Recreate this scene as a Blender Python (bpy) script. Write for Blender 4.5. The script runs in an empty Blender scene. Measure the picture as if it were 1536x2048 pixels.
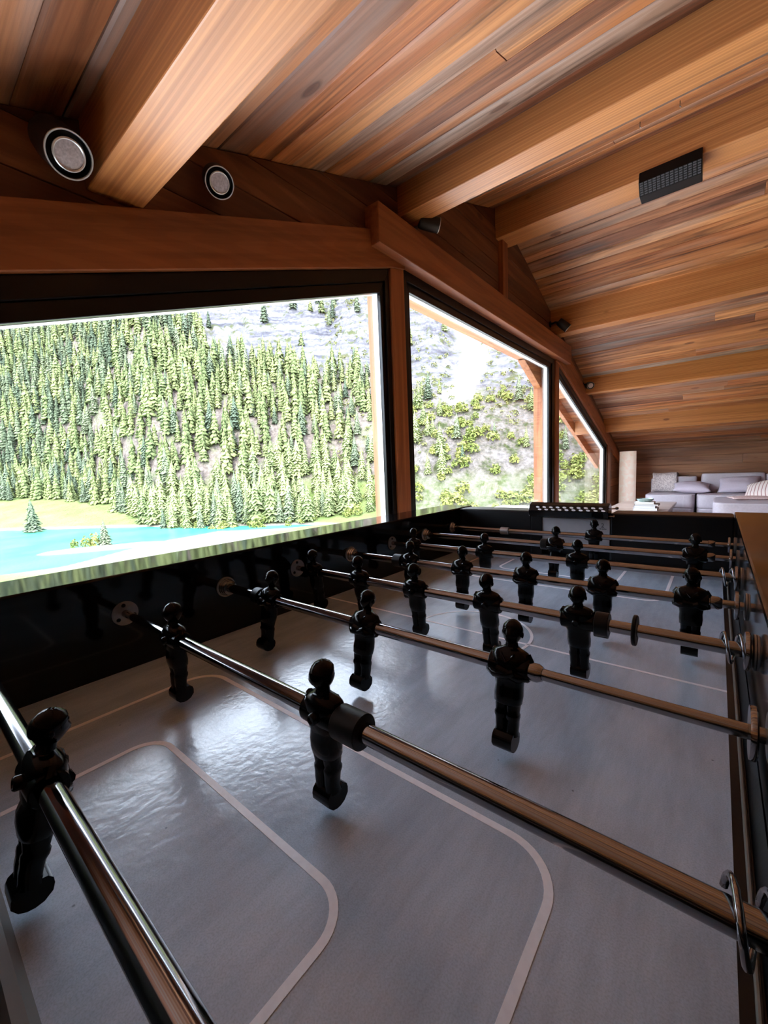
import bpy, bmesh, math, random
import numpy as np
from mathutils import Vector, Matrix
random.seed(7); RNG = np.random.default_rng(7)
SC = bpy.context.scene
COL = SC.collection
ZO = 0.85            # everything below is written with z = 0 at the table rods; the room floor is then at 0

# ------------------------------------------------------------------ camera
CAM = Vector((0.6287, -0.0453, 0.1812))
YAW, PIT, ROL, FPX = -0.685346, -0.100331, -0.0398534, 817.33
def cam_axes():
    f = Vector((math.sin(YAW)*math.cos(PIT), math.cos(YAW)*math.cos(PIT), math.sin(PIT)))
    r = Vector((math.cos(YAW), -math.sin(YAW), 0)); u = r.cross(f)
    c, s = math.cos(ROL), math.sin(ROL)
    return c*r+s*u, -s*r+c*u, f
R_, U_, F_ = cam_axes()
cd = bpy.data.cameras.new('camera'); cam = bpy.data.objects.new('camera', cd); COL.objects.link(cam)
cd.sensor_fit = 'VERTICAL'; cd.sensor_height = 36; cd.lens = FPX/2048*36
cd.clip_start = 0.01; cd.clip_end = 4000
cam.matrix_world = Matrix(((R_.x, U_.x, -F_.x, CAM.x), (R_.y, U_.y, -F_.y, CAM.y), (R_.z, U_.z, -F_.z, CAM.z+ZO), (0, 0, 0, 1)))
SC.camera = cam

# ------------------------------------------------------------------ light
W = bpy.data.worlds.new('sky'); SC.world = W; W.use_nodes = True
wn = W.node_tree; wn.nodes.clear()
sky = wn.nodes.new('ShaderNodeTexSky'); sky.sky_type = 'NISHITA'; sky.sun_disc = False
SUN_DIR = Vector((0.36, -0.62, 0.70)).normalized()      # towards the sun
sky.sun_elevation = math.asin(SUN_DIR.z); sky.sun_rotation = math.atan2(SUN_DIR.x, SUN_DIR.y)
sky.air_density = 1.0; sky.dust_density = 2.0; sky.ozone_density = 1.0
sc1 = wn.nodes.new('ShaderNodeVectorMath'); sc1.operation = 'SCALE'; sc1.inputs['Scale'].default_value = 0.30
wn.links.new(sky.outputs[0], sc1.inputs[0])
ov = wn.nodes.new('ShaderNodeVectorMath'); ov.operation = 'ADD'; ov.inputs[1].default_value = (5.2, 5.8, 6.8)      # thin bright cloud over the whole sky
wn.links.new(sc1.outputs[0], ov.inputs[0])
bg = wn.nodes.new('ShaderNodeBackground'); bg.inputs[1].default_value = 1.0
wo = wn.nodes.new('ShaderNodeOutputWorld')
wn.links.new(ov.outputs[0], bg.inputs[0]); wn.links.new(bg.outputs[0], wo.inputs[0])
sl = bpy.data.lights.new('sun', 'SUN'); sl.energy = 3.2; sl.angle = math.radians(4); sl.color = (1, 0.96, 0.88)
sun = bpy.data.objects.new('sun', sl); COL.objects.link(sun)
sun.rotation_euler = (-SUN_DIR).to_track_quat('-Z', 'Y').to_euler(); sun.location = (0, -5, 30)
SC.view_settings.view_transform = 'Standard'; SC.view_settings.look = 'None'
SC.view_settings.gamma = 1; SC.view_settings.use_curve_mapping = False
SC.view_settings.exposure = 1.2
SC.cycles.use_denoising = True
SC.cycles.max_bounces = 10; SC.cycles.diffuse_bounces = 6; SC.cycles.glossy_bounces = 5
SC.cycles.transparent_max_bounces = 12
SC.cycles.sample_clamp_indirect = 8
SC.cycles.caustics_reflective = False; SC.cycles.caustics_refractive = False

# ------------------------------------------------------------------ mesh helpers
def link(o): COL.objects.link(o); return o
def tag(o, label=None, cat=None, group=None, kind=None):
    for k, v in (('label', label), ('category', cat), ('group', group), ('kind', kind)):
        if v: o[k] = v
    return o
def empty(name, loc, **kw):
    o = bpy.data.objects.new(name, None); o.location = loc; o.empty_display_size = 0.05
    return tag(link(o), **kw)
def wloc(o):
    v = Vector((0, 0, 0))
    while o is not None: v = v + o.location; o = o.parent
    return v
class MB:
    def __init__(s): s.v = []; s.f = []
    def add(s, vs, fs):
        b = len(s.v); s.v += [tuple(v) for v in vs]; s.f += [tuple(i+b for i in f) for f in fs]; return s
    def box(s, x0, x1, y0, y1, z0, z1):
        return s.add([(x0,y0,z0),(x1,y0,z0),(x1,y1,z0),(x0,y1,z0),(x0,y0,z1),(x1,y0,z1),(x1,y1,z1),(x0,y1,z1)],
                     [(0,3,2,1),(4,5,6,7),(0,1,5,4),(1,2,6,5),(2,3,7,6),(3,0,4,7)])
    def prism(s, poly, ax, a, b):
        n = len(poly)
        def P(p, t): return {0: (t, p[0], p[1]), 1: (p[0], t, p[1]), 2: (p[0], p[1], t)}[ax]
        vs = [P(p, a) for p in poly]+[P(p, b) for p in poly]
        fs = [tuple(range(n))[::-1], tuple(range(n, 2*n))]+[(i, (i+1) % n, n+(i+1) % n, n+i) for i in range(n)]
        return s.add(vs, fs)
    def rings(s, rs, cap=True, closed=False):
        n = len(rs[0]); vs = [v for r in rs for v in r]; fs = []
        m = len(rs)
        for k in range(m if closed else m-1):
            a = k*n; b = ((k+1) % m)*n
            fs += [(a+i, a+(i+1) % n, b+(i+1) % n, b+i) for i in range(n)]
        if cap and not closed: fs += [tuple(range(n))[::-1], tuple(range((m-1)*n, m*n))]
        return s.add(vs, fs)
    def tube(s, p0, p1, r0, r1=None, n=20):
        p0 = Vector(p0); p1 = Vector(p1); r1 = r0 if r1 is None else r1
        d = (p1-p0).normalized(); u = d.orthogonal().normalized(); w = d.cross(u)
        return s.rings([[p+(u*math.cos(2*math.pi*i/n)+w*math.sin(2*math.pi*i/n))*r for i in range(n)] for p, r in ((p0, r0), (p1, r1))])
    def lathe(s, prof, c, axis, n=24, closed=False):
        c = Vector(c); d = Vector(axis).normalized(); u = d.orthogonal().normalized(); w = d.cross(u)
        return s.rings([[c+d*h+(u*math.cos(2*math.pi*i/n)+w*math.sin(2*math.pi*i/n))*max(r, 1e-5) for i in range(n)] for r, h in prof], closed=closed)
    def sweep(s, pts, r, n=8):
        pts = [Vector(p) for p in pts]; rs = []
        for i, p in enumerate(pts):
            d = (pts[min(i+1, len(pts)-1)]-pts[max(i-1, 0)]).normalized()
            u = d.cross(Vector((0.3, 0.2, 0.93))).normalized(); w = d.cross(u)
            rs.append([p+(u*math.cos(2*math.pi*k/n)+w*math.sin(2*math.pi*k/n))*r for k in range(n)])
        return s.rings(rs)
    def ellip(s, c, rx, ry, rz, nu=16, nv=10):
        rs = []
        for j in range(nv+1):
            t = -math.pi/2+math.pi*j/nv; q = max(math.cos(t), 0.01)
            rs.append([(c[0]+rx*q*math.cos(2*math.pi*i/nu), c[1]+ry*q*math.sin(2*math.pi*i/nu), c[2]+rz*math.sin(t)) for i in range(nu)])
        return s.rings(rs)
    def build(s, name, mat, parent=None, smooth=False, bevel=0, seg=2, origin=None, subsurf=0):
        me = bpy.data.meshes.new(name)
        if parent is not None: org = wloc(parent)
        elif origin is not None: org = Vector(origin)
        else:
            a = np.array(s.v); org = Vector(((a[:, 0].min()+a[:, 0].max())/2, (a[:, 1].min()+a[:, 1].max())/2, a[:, 2].min()))
        me.from_pydata([tuple(Vector(v)-org) for v in s.v], [], s.f)
        bm = bmesh.new(); bm.from_mesh(me); bmesh.ops.recalc_face_normals(bm, faces=bm.faces); bm.to_mesh(me); bm.free()
        me.materials.append(mat)
        o = bpy.data.objects.new(name, me); link(o)
        if parent is not None: o.parent = parent
        else: o.location = org
        if smooth: me.shade_smooth() if smooth is True else me.set_sharp_from_angle(angle=smooth) or None
        if smooth and smooth is not True:
            for p in me.polygons: p.use_smooth = True
        if bevel:
            m = o.modifiers.new('bevel', 'BEVEL'); m.width = bevel; m.segments = seg; m.limit_method = 'ANGLE'; m.angle_limit = 0.6
        if subsurf:
            m = o.modifiers.new('sub', 'SUBSURF'); m.levels = m.render_levels = subsurf
        return o
SH = math.radians(35)
def bulk(name, verts, faces, mat, attr=None, parent=None):
    """big triangle mesh through numpy"""
    me = bpy.data.meshes.new(name)
    nv, nf = len(verts), len(faces); k = faces.shape[1]
    me.vertices.add(nv); me.vertices.foreach_set('co', np.ascontiguousarray(verts, dtype=np.float32).ravel())
    me.loops.add(nf*k); me.loops.foreach_set('vertex_index', np.ascontiguousarray(faces, dtype=np.int32).ravel())
    me.polygons.add(nf); me.polygons.foreach_set('loop_start', np.arange(0, nf*k, k, dtype=np.int32))
    me.update(calc_edges=True)
    for an, av in (attr or {}).items():
        at = me.attributes.new(an, 'FLOAT', 'POINT'); at.data.foreach_set('value', np.ascontiguousarray(av, dtype=np.float32))
    me.materials.append(mat)
    o = bpy.data.objects.new(name, me); link(o)
    if parent: o.parent = parent
    return o

# ------------------------------------------------------------------ materials
def newmat(name):
    m = bpy.data.materials.new(name); m.use_nodes = True; nt = m.node_tree
    b = nt.nodes['Principled BSDF']; return m, nt, b
def N(nt, t, **kw):
    n = nt.nodes.new(t)
    for k, v in kw.items():
        if k.startswith('i_'): n.inputs[int(k[2:])].default_value = v
        else: setattr(n, k, v)
    return n
def ramp(nt, stops, src=None, interp='LINEAR'):
    r = nt.nodes.new('ShaderNodeValToRGB'); r.color_ramp.interpolation = interp
    e = r.color_ramp.elements
    while len(e) < len(stops): e.new(0.5)
    for el, (p, c) in zip(e, stops):
        el.position = p; el.color = (*c, 1) if len(c) == 3 else c
    if src is not None: nt.links.new(src, r.inputs[0])
    return r
def mixc(nt, a, b, fac, mode='MIX'):
    m = nt.nodes.new('ShaderNodeMix'); m.data_type = 'RGBA'; m.blend_type = mode
    for sock, v in ((m.inputs[6], a), (m.inputs[7], b), (m.inputs[0], fac)):
        if hasattr(v, 'is_linked'): nt.links.new(v, sock)
        elif isinstance(v, (int, float)): sock.default_value = v
        else: sock.default_value = (*v, 1)
    return m.outputs[2]
def plain(name, col, rough=0.5, metal=0.0, coat=0.0, bump=0, bscale=60, var=0.0, spec=0.5):
    m, nt, b = newmat(name)
    b.inputs['Roughness'].default_value = rough; b.inputs['Metallic'].default_value = metal
    b.inputs['Coat Weight'].default_value = coat; b.inputs['Coat Roughness'].default_value = 0.03
    b.inputs['Specular IOR Level'].default_value = spec
    tc = N(nt, 'ShaderNodeTexCoord'); no = N(nt, 'ShaderNodeTexNoise'); no.inputs['Scale'].default_value = bscale; no.inputs['Detail'].default_value = 4
    nt.links.new(tc.outputs['Object'], no.inputs['Vector'])
    c0 = tuple(x*(1-var) for x in col); c1 = tuple(min(1, x*(1+var)) for x in col)
    r = ramp(nt, [(0.3, c0), (0.7, c1)], no.outputs[0]); nt.links.new(r.outputs[0], b.inputs['Base Color'])
    if bump:
        bp = N(nt, 'ShaderNodeBump'); bp.inputs['Strength'].default_value = bump; bp.inputs['Distance'].default_value = 0.002
        nt.links.new(no.outputs[0], bp.inputs['Height']); nt.links.new(bp.outputs[0], b.inputs['Normal'])
    return m
def wood(name, tones, axis=0, along=0.7, across=11.0, grey=0.0, rough=0.5, knots=0.6, bump=0.25, dark=0.55, spread=True, ring=0.5, lines=0.0, rot=0.0):
    """sawn boards: per-object tone, long grain streaks, growth rings, a few knots"""
    m, nt, b = newmat(name); L = nt.links.new
    tc = N(nt, 'ShaderNodeTexCoord'); oi = N(nt, 'ShaderNodeObjectInfo')
    off = N(nt, 'ShaderNodeMath', operation='MULTIPLY', i_1=37.0); L(oi.outputs['Random'], off.inputs[0])
    ad = N(nt, 'ShaderNodeVectorMath', operation='ADD'); L(tc.outputs['Object'], ad.inputs[0]); L(off.outputs[0], ad.inputs[1])
    rt_ = N(nt, 'ShaderNodeMapping'); rt_.inputs['Rotation'].default_value = (rot, 0, 0); L(ad.outputs[0], rt_.inputs[0])
    def mapped(sa, sc):
        mp = N(nt, 'ShaderNodeMapping'); s = [sc]*3; s[axis] = sa
        mp.inputs['Scale'].default_value = s; L(rt_.outputs[0], mp.inputs[0]); return mp.outputs[0]
    g1 = N(nt, 'ShaderNodeTexNoise'); g1.inputs['Scale'].default_value = 1; g1.inputs['Detail'].default_value = 7; g1.inputs['Roughness'].default_value = 0.65; g1.inputs['Distortion'].default_value = 0.5
    L(mapped(along, across), g1.inputs['Vector'])
    g2 = N(nt, 'ShaderNodeTexNoise'); g2.inputs['Scale'].default_value = 1; g2.inputs['Detail'].default_value = 4
    L(mapped(along*2.2, across*4.5), g2.inputs['Vector'])
    wv = N(nt, 'ShaderNodeTexNoise'); wv.inputs['Scale'].default_value = 1; wv.inputs['Detail'].default_value = 1.5; wv.inputs['Distortion'].default_value = 1.2
    L(mapped(0.42, min(4.5, across*0.45)), wv.inputs['Vector'])
    rg = N(nt, 'ShaderNodeMath', operation='MULTIPLY', i_1=26.0); L(wv.outputs[0], rg.inputs[0])
    sx = N(nt, 'ShaderNodeSeparateXYZ'); L(tc.outputs['Object'], sx.inputs[0]); o2 = [k for k in range(3) if k != axis]
    sm_ = N(nt, 'ShaderNodeMath', operation='ADD'); L(sx.outputs[o2[0]], sm_.inputs[0]); L(sx.outputs[o2[1]], sm_.inputs[1])
    ml = N(nt, 'ShaderNodeMath', operation='MULTIPLY_ADD', i_1=lines); L(sm_.outputs[0], ml.inputs[0]); L(rg.outputs[0], ml.inputs[2])
    rs = N(nt, 'ShaderNodeMath', operation='SINE'); L(ml.outputs[0], rs.inputs[0])
    tone = ramp(nt, [(i/max(1, len(tones)-1)*0.94+0.03, t) for i, t in enumerate(tones)], oi.outputs['Random'], 'LINEAR' if not spread else 'EASE')
    col = tone.outputs[0]
    st = ramp(nt, [(0.33, (dark, dark*0.86, dark*0.78)), (0.52, (1, 1, 1)), (0.75, (1.18, 1.14, 1.08))], g1.outputs[0])
    col = mixc(nt, col, st.outputs[0], 0.9, 'MULTIPLY')
    rr = ramp(nt, [(0.2, (0.66, 0.55, 0.46)), (0.6, (1, 1, 1))], rs.outputs[0])
    col = mixc(nt, col, rr.outputs[0], ring, 'MULTIPLY')
    r2 = ramp(nt, [(0.35, (0.6, 0.52, 0.46)), (0.55, (1, 1, 1))], g2.outputs[0])
    col = mixc(nt, col, r2.outputs[0], 0.55, 'MULTIPLY')
    if grey:
        gn = N(nt, 'ShaderNodeTexNoise'); gn.inputs['Scale'].default_value = 1; gn.inputs['Detail'].default_value = 5
        L(mapped(0.55, 5.0), gn.inputs['Vector'])
        gm = ramp(nt, [(0.5, (0, 0, 0)), (0.68, (1, 1, 1))], gn.outputs[0])
        gf = N(nt, 'ShaderNodeMath', operation='MULTIPLY', i_1=grey); L(gm.outputs[0], gf.inputs[0])
        col = mixc(nt, col, (0.40, 0.36, 0.33), gf.outputs[0])
    if knots:
        vo = N(nt, 'ShaderNodeTexVoronoi'); vo.inputs['Scale'].default_value = 1; vo.inputs['Randomness'].default_value = 1
        L(mapped(1.9, 4.5), vo.inputs['Vector'])
        kr = ramp(nt, [(0.0, (0.16, 0.08, 0.05)), (0.06, (0.4, 0.24, 0.16)), (0.07, (0.22, 0.12, 0.08)), (0.11, (1, 1, 1))], vo.outputs['Distance'])
        col = mixc(nt, col, kr.outputs[0], knots, 'MULTIPLY')
    L(col, b.inputs['Base Color'])
    b.inputs['Roughness'].default_value = rough
    bp = N(nt, 'ShaderNodeBump'); bp.inputs['Strength'].default_value = bump; bp.inputs['Distance'].default_value = 0.004
    L(g1.outputs[0], bp.inputs['Height']); L(bp.outputs[0], b.inputs['Normal'])
    return m
PLANK = wood('weathered_plank', [(0.25,0.09,0.038),(0.58,0.235,0.08),(0.40,0.155,0.055),(0.66,0.30,0.115),(0.29,0.115,0.06),(0.60,0.245,0.085),(0.40,0.29,0.23),(0.56,0.205,0.068),(0.33,0.125,0.05)], along=0.9, across=17, grey=0.40, knots=0.75, dark=0.22, rough=0.5, bump=0.7, ring=0.6)
BEAM = wood('larch_beam', [(0.56,0.235,0.078),(0.62,0.28,0.10)], along=0.35, across=12, knots=0.8, dark=0.8, rough=0.36, bump=0.12, ring=0.45, lines=430.0)
BEAMY = wood('larch_frame', [(0.33,0.108,0.036),(0.38,0.128,0.043)], axis=1, along=0.5, across=9, knots=0.6, dark=0.66, rough=0.5, bump=0.15)  # frame, headers, posts: beam larch with the gable's shade put into darker tones
HEADN = wood('larch_header_rising', [(0.33,0.108,0.036),(0.38,0.128,0.043)], axis=1, along=0.5, across=9, knots=0.5, dark=0.66, rough=0.5, bump=0.15, lines=90.0, ring=0.28, rot=-0.339)
HEADF = wood('larch_header_falling', [(0.33,0.108,0.036),(0.38,0.128,0.043)], axis=1, along=0.5, across=9, knots=0.5, dark=0.66, rough=0.5, bump=0.15, lines=90.0, ring=0.28, rot=0.31)
POSTW = wood('larch_post', [(0.36,0.122,0.04),(0.41,0.145,0.05)], axis=2, along=0.5, across=9, knots=0.5, dark=0.66, rough=0.5, bump=0.15)
EXTW = wood('outdoor_larch', [(0.46,0.18,0.075),(0.52,0.215,0.09)], axis=2, along=0.6, across=8, knots=0.3, dark=0.7, rough=0.6, bump=0.2)
OUTY = wood('outdoor_larch_rail', [(0.50,0.20,0.085),(0.56,0.24,0.10)], axis=1, along=0.6, across=8, knots=0.3, dark=0.7, rough=0.6, bump=0.2)
CLAD = wood('gable_plank', [(0.22,0.082,0.033),(0.16,0.06,0.025),(0.27,0.105,0.042)], axis=1, along=0.6, across=8, knots=0.6, dark=0.5, rough=0.55, bump=0.3)  # gable boards too carry the wall's shade in their darker tones
WALLP = wood('wall_plank', [(0.36,0.16,0.075),(0.25,0.11,0.055),(0.42,0.20,0.095)], axis=0, along=0.6, across=9, knots=0.5, dark=0.40, grey=0.12, rough=0.55, bump=0.4)
FLOORM = wood('floor_oak', [(0.50,0.36,0.23),(0.58,0.43,0.28)], axis=1, along=0.5, across=8, knots=0.3, dark=0.7, rough=0.45, bump=0.1)
BLACK = plain('black_lacquer', (0.003,0.003,0.0035), rough=0.07, spec=0.33)
BLACKIN = plain('black_panel', (0.004,0.004,0.005), rough=0.3, bump=0.04, bscale=300, spec=0.3)
RUBBER = plain('black_rubber', (0.004,0.004,0.0045), rough=0.4, bump=0.1, bscale=200, spec=0.22)
MANM = plain('black_player_plastic', (0.002,0.002,0.0024), rough=0.17, spec=0.16)
FRAMEM = plain('black_aluminium', (0.004,0.0035,0.0035), rough=0.3, spec=0.25)
ALU = plain('white_aluminium', (0.82,0.83,0.85), rough=0.35)
STEEL = plain('polished_steel', (0.30,0.297,0.31), rough=0.11, metal=1.0, var=0.03, bscale=30)
PLATEM = plain('bearing_steel', (0.36,0.355,0.36), rough=0.34, metal=1.0, var=0.1, bscale=90, bump=0.05)
STRIP = plain('edge_strip', (0.20,0.20,0.19), rough=0.3, metal=0.4)
GREYP = plain('grey_goal_plate', (0.30,0.29,0.31), rough=0.35, var=0.05)
WHITE = plain('white_paint', (0.84,0.89,0.97), rough=0.4, var=0.04, bscale=200)
DARKT = plain('dark_print', (0.03,0.03,0.035), rough=0.5)
SPOTB = plain('matt_black_metal', (0.008,0.008,0.008), rough=0.45)
LENS = plain('frosted_lens', (0.52,0.48,0.50), rough=0.5, var=0.25, bscale=160)
CHROME = plain('dark_chrome', (0.42,0.42,0.42), rough=0.15, metal=1.0)
RINGM = plain('bright_ring', (0.80,0.81,0.77), rough=0.25, metal=0.45)
LEATHER = plain('grey_leather', (0.47,0.415,0.455), rough=0.36, bump=0.3, bscale=45, var=0.06)
LILAC = plain('lilac_linen', (0.60,0.52,0.60), rough=0.85, bump=0.4, bscale=120, var=0.08)
BOUNCEM = plain('pale_bounce_slab', (0.60,0.575,0.53), rough=0.8, var=0.08, bscale=3)
TABLEW = wood('coffee_table_wood', [(0.42,0.33,0.29),(0.46,0.36,0.31)], axis=0, rough=0.3, knots=0.2)
PAPER = plain('book_paper', (0.8,0.78,0.74), rough=0.8)
def playfield_mat():
    m, nt, b = newmat('slate_grey_playfield'); L = nt.links.new
    tc = N(nt, 'ShaderNodeTexCoord')
    mp = N(nt, 'ShaderNodeMapping'); mp.inputs['Rotation'].default_value = (0, 0, 0.35); mp.inputs['Scale'].default_value = (26, 5, 1); L(tc.outputs['Object'], mp.inputs[0])
    n1 = N(nt, 'ShaderNodeTexNoise'); n1.inputs['Scale'].default_value = 1; n1.inputs['Detail'].default_value = 6; n1.inputs['Roughness'].default_value = 0.7; L(mp.outputs[0], n1.inputs['Vector'])
    n2 = N(nt, 'ShaderNodeTexNoise'); n2.inputs['Scale'].default_value = 7; n2.inputs['Detail'].default_value = 4; L(tc.outputs['Object'], n2.inputs['Vector'])
    n3 = N(nt, 'ShaderNodeTexNoise'); n3.inputs['Scale'].default_value = 900; n3.inputs['Detail'].default_value = 2; L(tc.outputs['Object'], n3.inputs['Vector'])
    c = ramp(nt, [(0.28, (0.30,0.395,0.50)), (0.5, (0.40,0.51,0.635)), (0.70, (0.49,0.61,0.745))], n1.outputs[0]).outputs[0]
    c = mixc(nt, c, ramp(nt, [(0.3, (0.86,0.86,0.87)), (0.7, (1.1,1.1,1.1))], n2.outputs[0]).outputs[0], 0.8, 'MULTIPLY')
    c = mixc(nt, c, ramp(nt, [(0.25, (0.7,0.7,0.7)), (0.6, (1.1,1.1,1.1))], n3.outputs[0]).outputs[0], 0.5, 'MULTIPLY')
    vo = N(nt, 'ShaderNodeTexVoronoi'); vo.inputs['Scale'].default_value = 30; L(tc.outputs['Object'], vo.inputs['Vector'])
    c = mixc(nt, c, ramp(nt, [(0.0, (0.2,0.2,0.2)), (0.022, (0.25,0.25,0.25)), (0.034, (1,1,1))], vo.outputs['Distance']).outputs[0], 0.7, 'MULTIPLY')
    L(c, b.inputs['Base Color'])
    rr = ramp(nt, [(0.3, (0.205,)*3), (0.7, (0.262,)*3)], n2.outputs[0]); L(rr.outputs[0], b.inputs['Roughness'])
    b.inputs['Specular IOR Level'].default_value = 0.9
    n4 = N(nt, 'ShaderNodeTexNoise'); n4.inputs['Scale'].default_value = 120; n4.inputs['Detail'].default_value = 3; L(tc.outputs['Object'], n4.inputs['Vector'])
    bp = N(nt, 'ShaderNodeBump'); bp.inputs['Strength'].default_value = 0.22; bp.inputs['Distance'].default_value = 0.0015
    L(n4.outputs[0], bp.inputs['Height']); L(bp.outputs[0], b.inputs['Normal'])
    return m
FIELD = playfield_mat()
def pane_mat():
    m = bpy.data.materials.new('window_glass'); m.use_nodes = True; nt = m.node_tree; nt.nodes.clear()
    o = N(nt, 'ShaderNodeOutputMaterial'); t = N(nt, 'ShaderNodeBsdfTransparent'); g = N(nt, 'ShaderNodeBsdfGlossy')
    t.inputs[0].default_value = (0.97, 0.98, 0.975, 1); g.inputs['Roughness'].default_value = 0.0
    L = nt.links.new; ge = N(nt, 'ShaderNodeNewGeometry'); dt = N(nt, 'ShaderNodeVectorMath', operation='DOT_PRODUCT'); mx = N(nt, 'ShaderNodeMixShader')
    L(ge.outputs['Incoming'], dt.inputs[0]); L(ge.outputs['Normal'], dt.inputs[1])
    ab = N(nt, 'ShaderNodeMath', operation='ABSOLUTE'); L(dt.outputs['Value'], ab.inputs[0])
    om = N(nt, 'ShaderNodeMath', operation='SUBTRACT', i_0=1.0); L(ab.outputs[0], om.inputs[1])
    pw = N(nt, 'ShaderNodeMath', operation='POWER', i_1=5.0); L(om.outputs[0], pw.inputs[0])
    fa = N(nt, 'ShaderNodeMath', operation='MULTIPLY_ADD', i_1=0.96, i_2=0.04, use_clamp=True); L(pw.outputs[0], fa.inputs[0])
    L(fa.outputs[0], mx.inputs[0]); L(t.outputs[0], mx.inputs[1]); L(g.outputs[0], mx.inputs[2]); L(mx.outputs[0], o.inputs[0])
    return m
GLASS = pane_mat()
def pattern_mat(name, base, spot, scale, rough=0.8, thr=0.5):
    m, nt, b = newmat(name); tc = N(nt, 'ShaderNodeTexCoord'); n = N(nt, 'ShaderNodeTexNoise'); n.inputs['Scale'].default_value = scale; n.inputs['Detail'].default_value = 2
    nt.links.new(tc.outputs['Object'], n.inputs['Vector'])
    r = ramp(nt, [(thr-0.05, base), (thr+0.06, spot)], n.outputs[0]); nt.links.new(r.outputs[0], b.inputs['Base Color'])
    b.inputs['Roughness'].default_value = rough; return m
LAMPM = pattern_mat('birch_bark_shade', (0.93,0.88,0.82), (0.90,0.78,0.71), 14)
lb = LAMPM.node_tree.nodes['Principled BSDF']; lb.inputs['Emission Color'].default_value = (1.0, 0.80, 0.66, 1); lb.inputs['Emission Strength'].default_value = 0.14
THROWM = pattern_mat('cream_boucle', (0.74,0.66,0.64), (0.50,0.42,0.42), 55)
def stripe_mat():
    m, nt, b = newmat('striped_cotton'); tc = N(nt, 'ShaderNodeTexCoord'); w = N(nt, 'ShaderNodeTexWave'); w.inputs['Scale'].default_value = 7; w.inputs['Distortion'].default_value = 0.6
    nt.links.new(tc.outputs['Object'], w.inputs['Vector'])
    r = ramp(nt, [(0.0, (0.80,0.70,0.66)), (0.8, (0.80,0.70,0.66)), (0.9, (0.42,0.22,0.20))], w.outputs[0]); nt.links.new(r.outputs[0], b.inputs['Base Color'])
    b.inputs['Roughness'].default_value = 0.9; return m
STRIPE = stripe_mat()

# ================================================================== THE ROOM
XW = -0.871; YR = 3.55; ZR = 2.368
def ceil_z(y): return 1.105+0.3558*y if y < YR else ZR-0.348*(y-YR)
XE = 5.6; YN = -2.05; YF = 9.15; ZF = -0.85; XOUT = -1.42
flr = MB().box(-0.99, XE, YN, YF, ZF-0.12, ZF).build('floor', FLOORM); tag(flr, 'pale oak floor under the football table and sofa', kind='structure')
# --- ceiling: boards laid along X on two slopes
ceil = empty('ceiling', (2, YR, ZR), label='sloping ceiling of weathered reclaimed boards in mixed browns and greys', kind='structure')
def ceiling_boards(y0, y1, sgn):
    sl_ = 0.3558 if sgn > 0 else -0.348
    ang = math.atan(sl_); y = y0
    cell = random.Random(3 if sgn > 0 else 5)
    while y < y1-0.01:
        w = cell.choice([0.095, 0.115, 0.13, 0.15]); wy = min(w*math.cos(ang), y1-y); w = wy/math.cos(ang)
        cuts = [XOUT]+sorted(cell.uniform(-0.2, 5.0) for _ in range(1 if cell.random() < 0.75 else 2))+[XE]
        for a, b in zip(cuts, cuts[1:]):
            if b-a < 0.15: continue
            lift = cell.uniform(0, 0.005); c = 0.006; hw = w/2-0.0018; L2 = (b-a)/2-0.001
            poly = [(-hw, 0.03), (-hw, lift+c), (-hw+c, lift), (hw-c, lift), (hw, lift+c), (hw, 0.03)]
            mb = MB().prism(poly, 0, -L2, L2)
            me = bpy.data.meshes.new('plank'); me.from_pydata(mb.v, [], mb.f)
            bm = bmesh.new(); bm.from_mesh(me); bmesh.ops.recalc_face_normals(bm, faces=bm.faces); bm.to_mesh(me); bm.free()
            me.materials.append(PLANK)
            o = link(bpy.data.objects.new('plank', me)); o.parent = ceil
            ym = y+wy/2; o.location = Vector(((a+b)/2, ym, ceil_z(ym)))-ceil.location; o.rotation_euler = (ang, 0, 0)
        y += wy
ceiling_boards(YN, YR, 1); ceiling_boards(YR, YF, -1)
MB().prism([(YN-0.7, ceil_z(YN-0.7)+0.03), (YR, ZR+0.035), (YF+0.9, ceil_z(YF+0.9)+0.03), (YF+0.9, ceil_z(YF+0.9)+0.2), (YR, ZR+0.22), (YN-0.7, ceil_z(YN-0.7)+0.2)], 0, XOUT, XE).build('roof_deck', EXTW, ceil)
# --- purlins: big squared beams running from the gable into the room
BE = [(0.442, 0.592, 1.066, 'bright squared ceiling beam, nearest the camera, above the left window'),
      (2.05, 2.195, 1.668, 'squared ceiling beam resting on the left end of the collar beam'),
      (3.44, 3.66, 2.092, 'ridge beam at the peak of the ceiling carrying the black speaker'),
      (4.91, 5.06, 1.622, 'knotty ceiling beam resting on the right end of the collar beam'),
      (6.40, 6.55, 1.156, 'ceiling beam on the far slope, second up from the sofa wall'),
      (7.75, 7.90, 0.678, 'lowest ceiling beam on the far slope, just above the sofa'),
      (-1.05, -0.90, 0.53, 'ceiling beam on the near slope behind the camera')]
for y0, y1, zb, lab in BE:
    top = max(ceil_z(y0), ceil_z(y1), ZR if y0 < YR < y1 else 0)+0.02
    poly = [(y0, zb), (y1, zb), (y1, ceil_z(y1)+0.02)]+([(YR, ZR+0.02)] if y0 < YR < y1 else [])+[(y0, ceil_z(y0)+0.02)]
    o = MB().prism(poly, 0, XOUT+0.08, XE-0.05).build('ceiling_beam', BEAM, bevel=0.004)
    tag(o, lab, 'beam', 'squared ceiling beams', 'structure')
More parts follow.
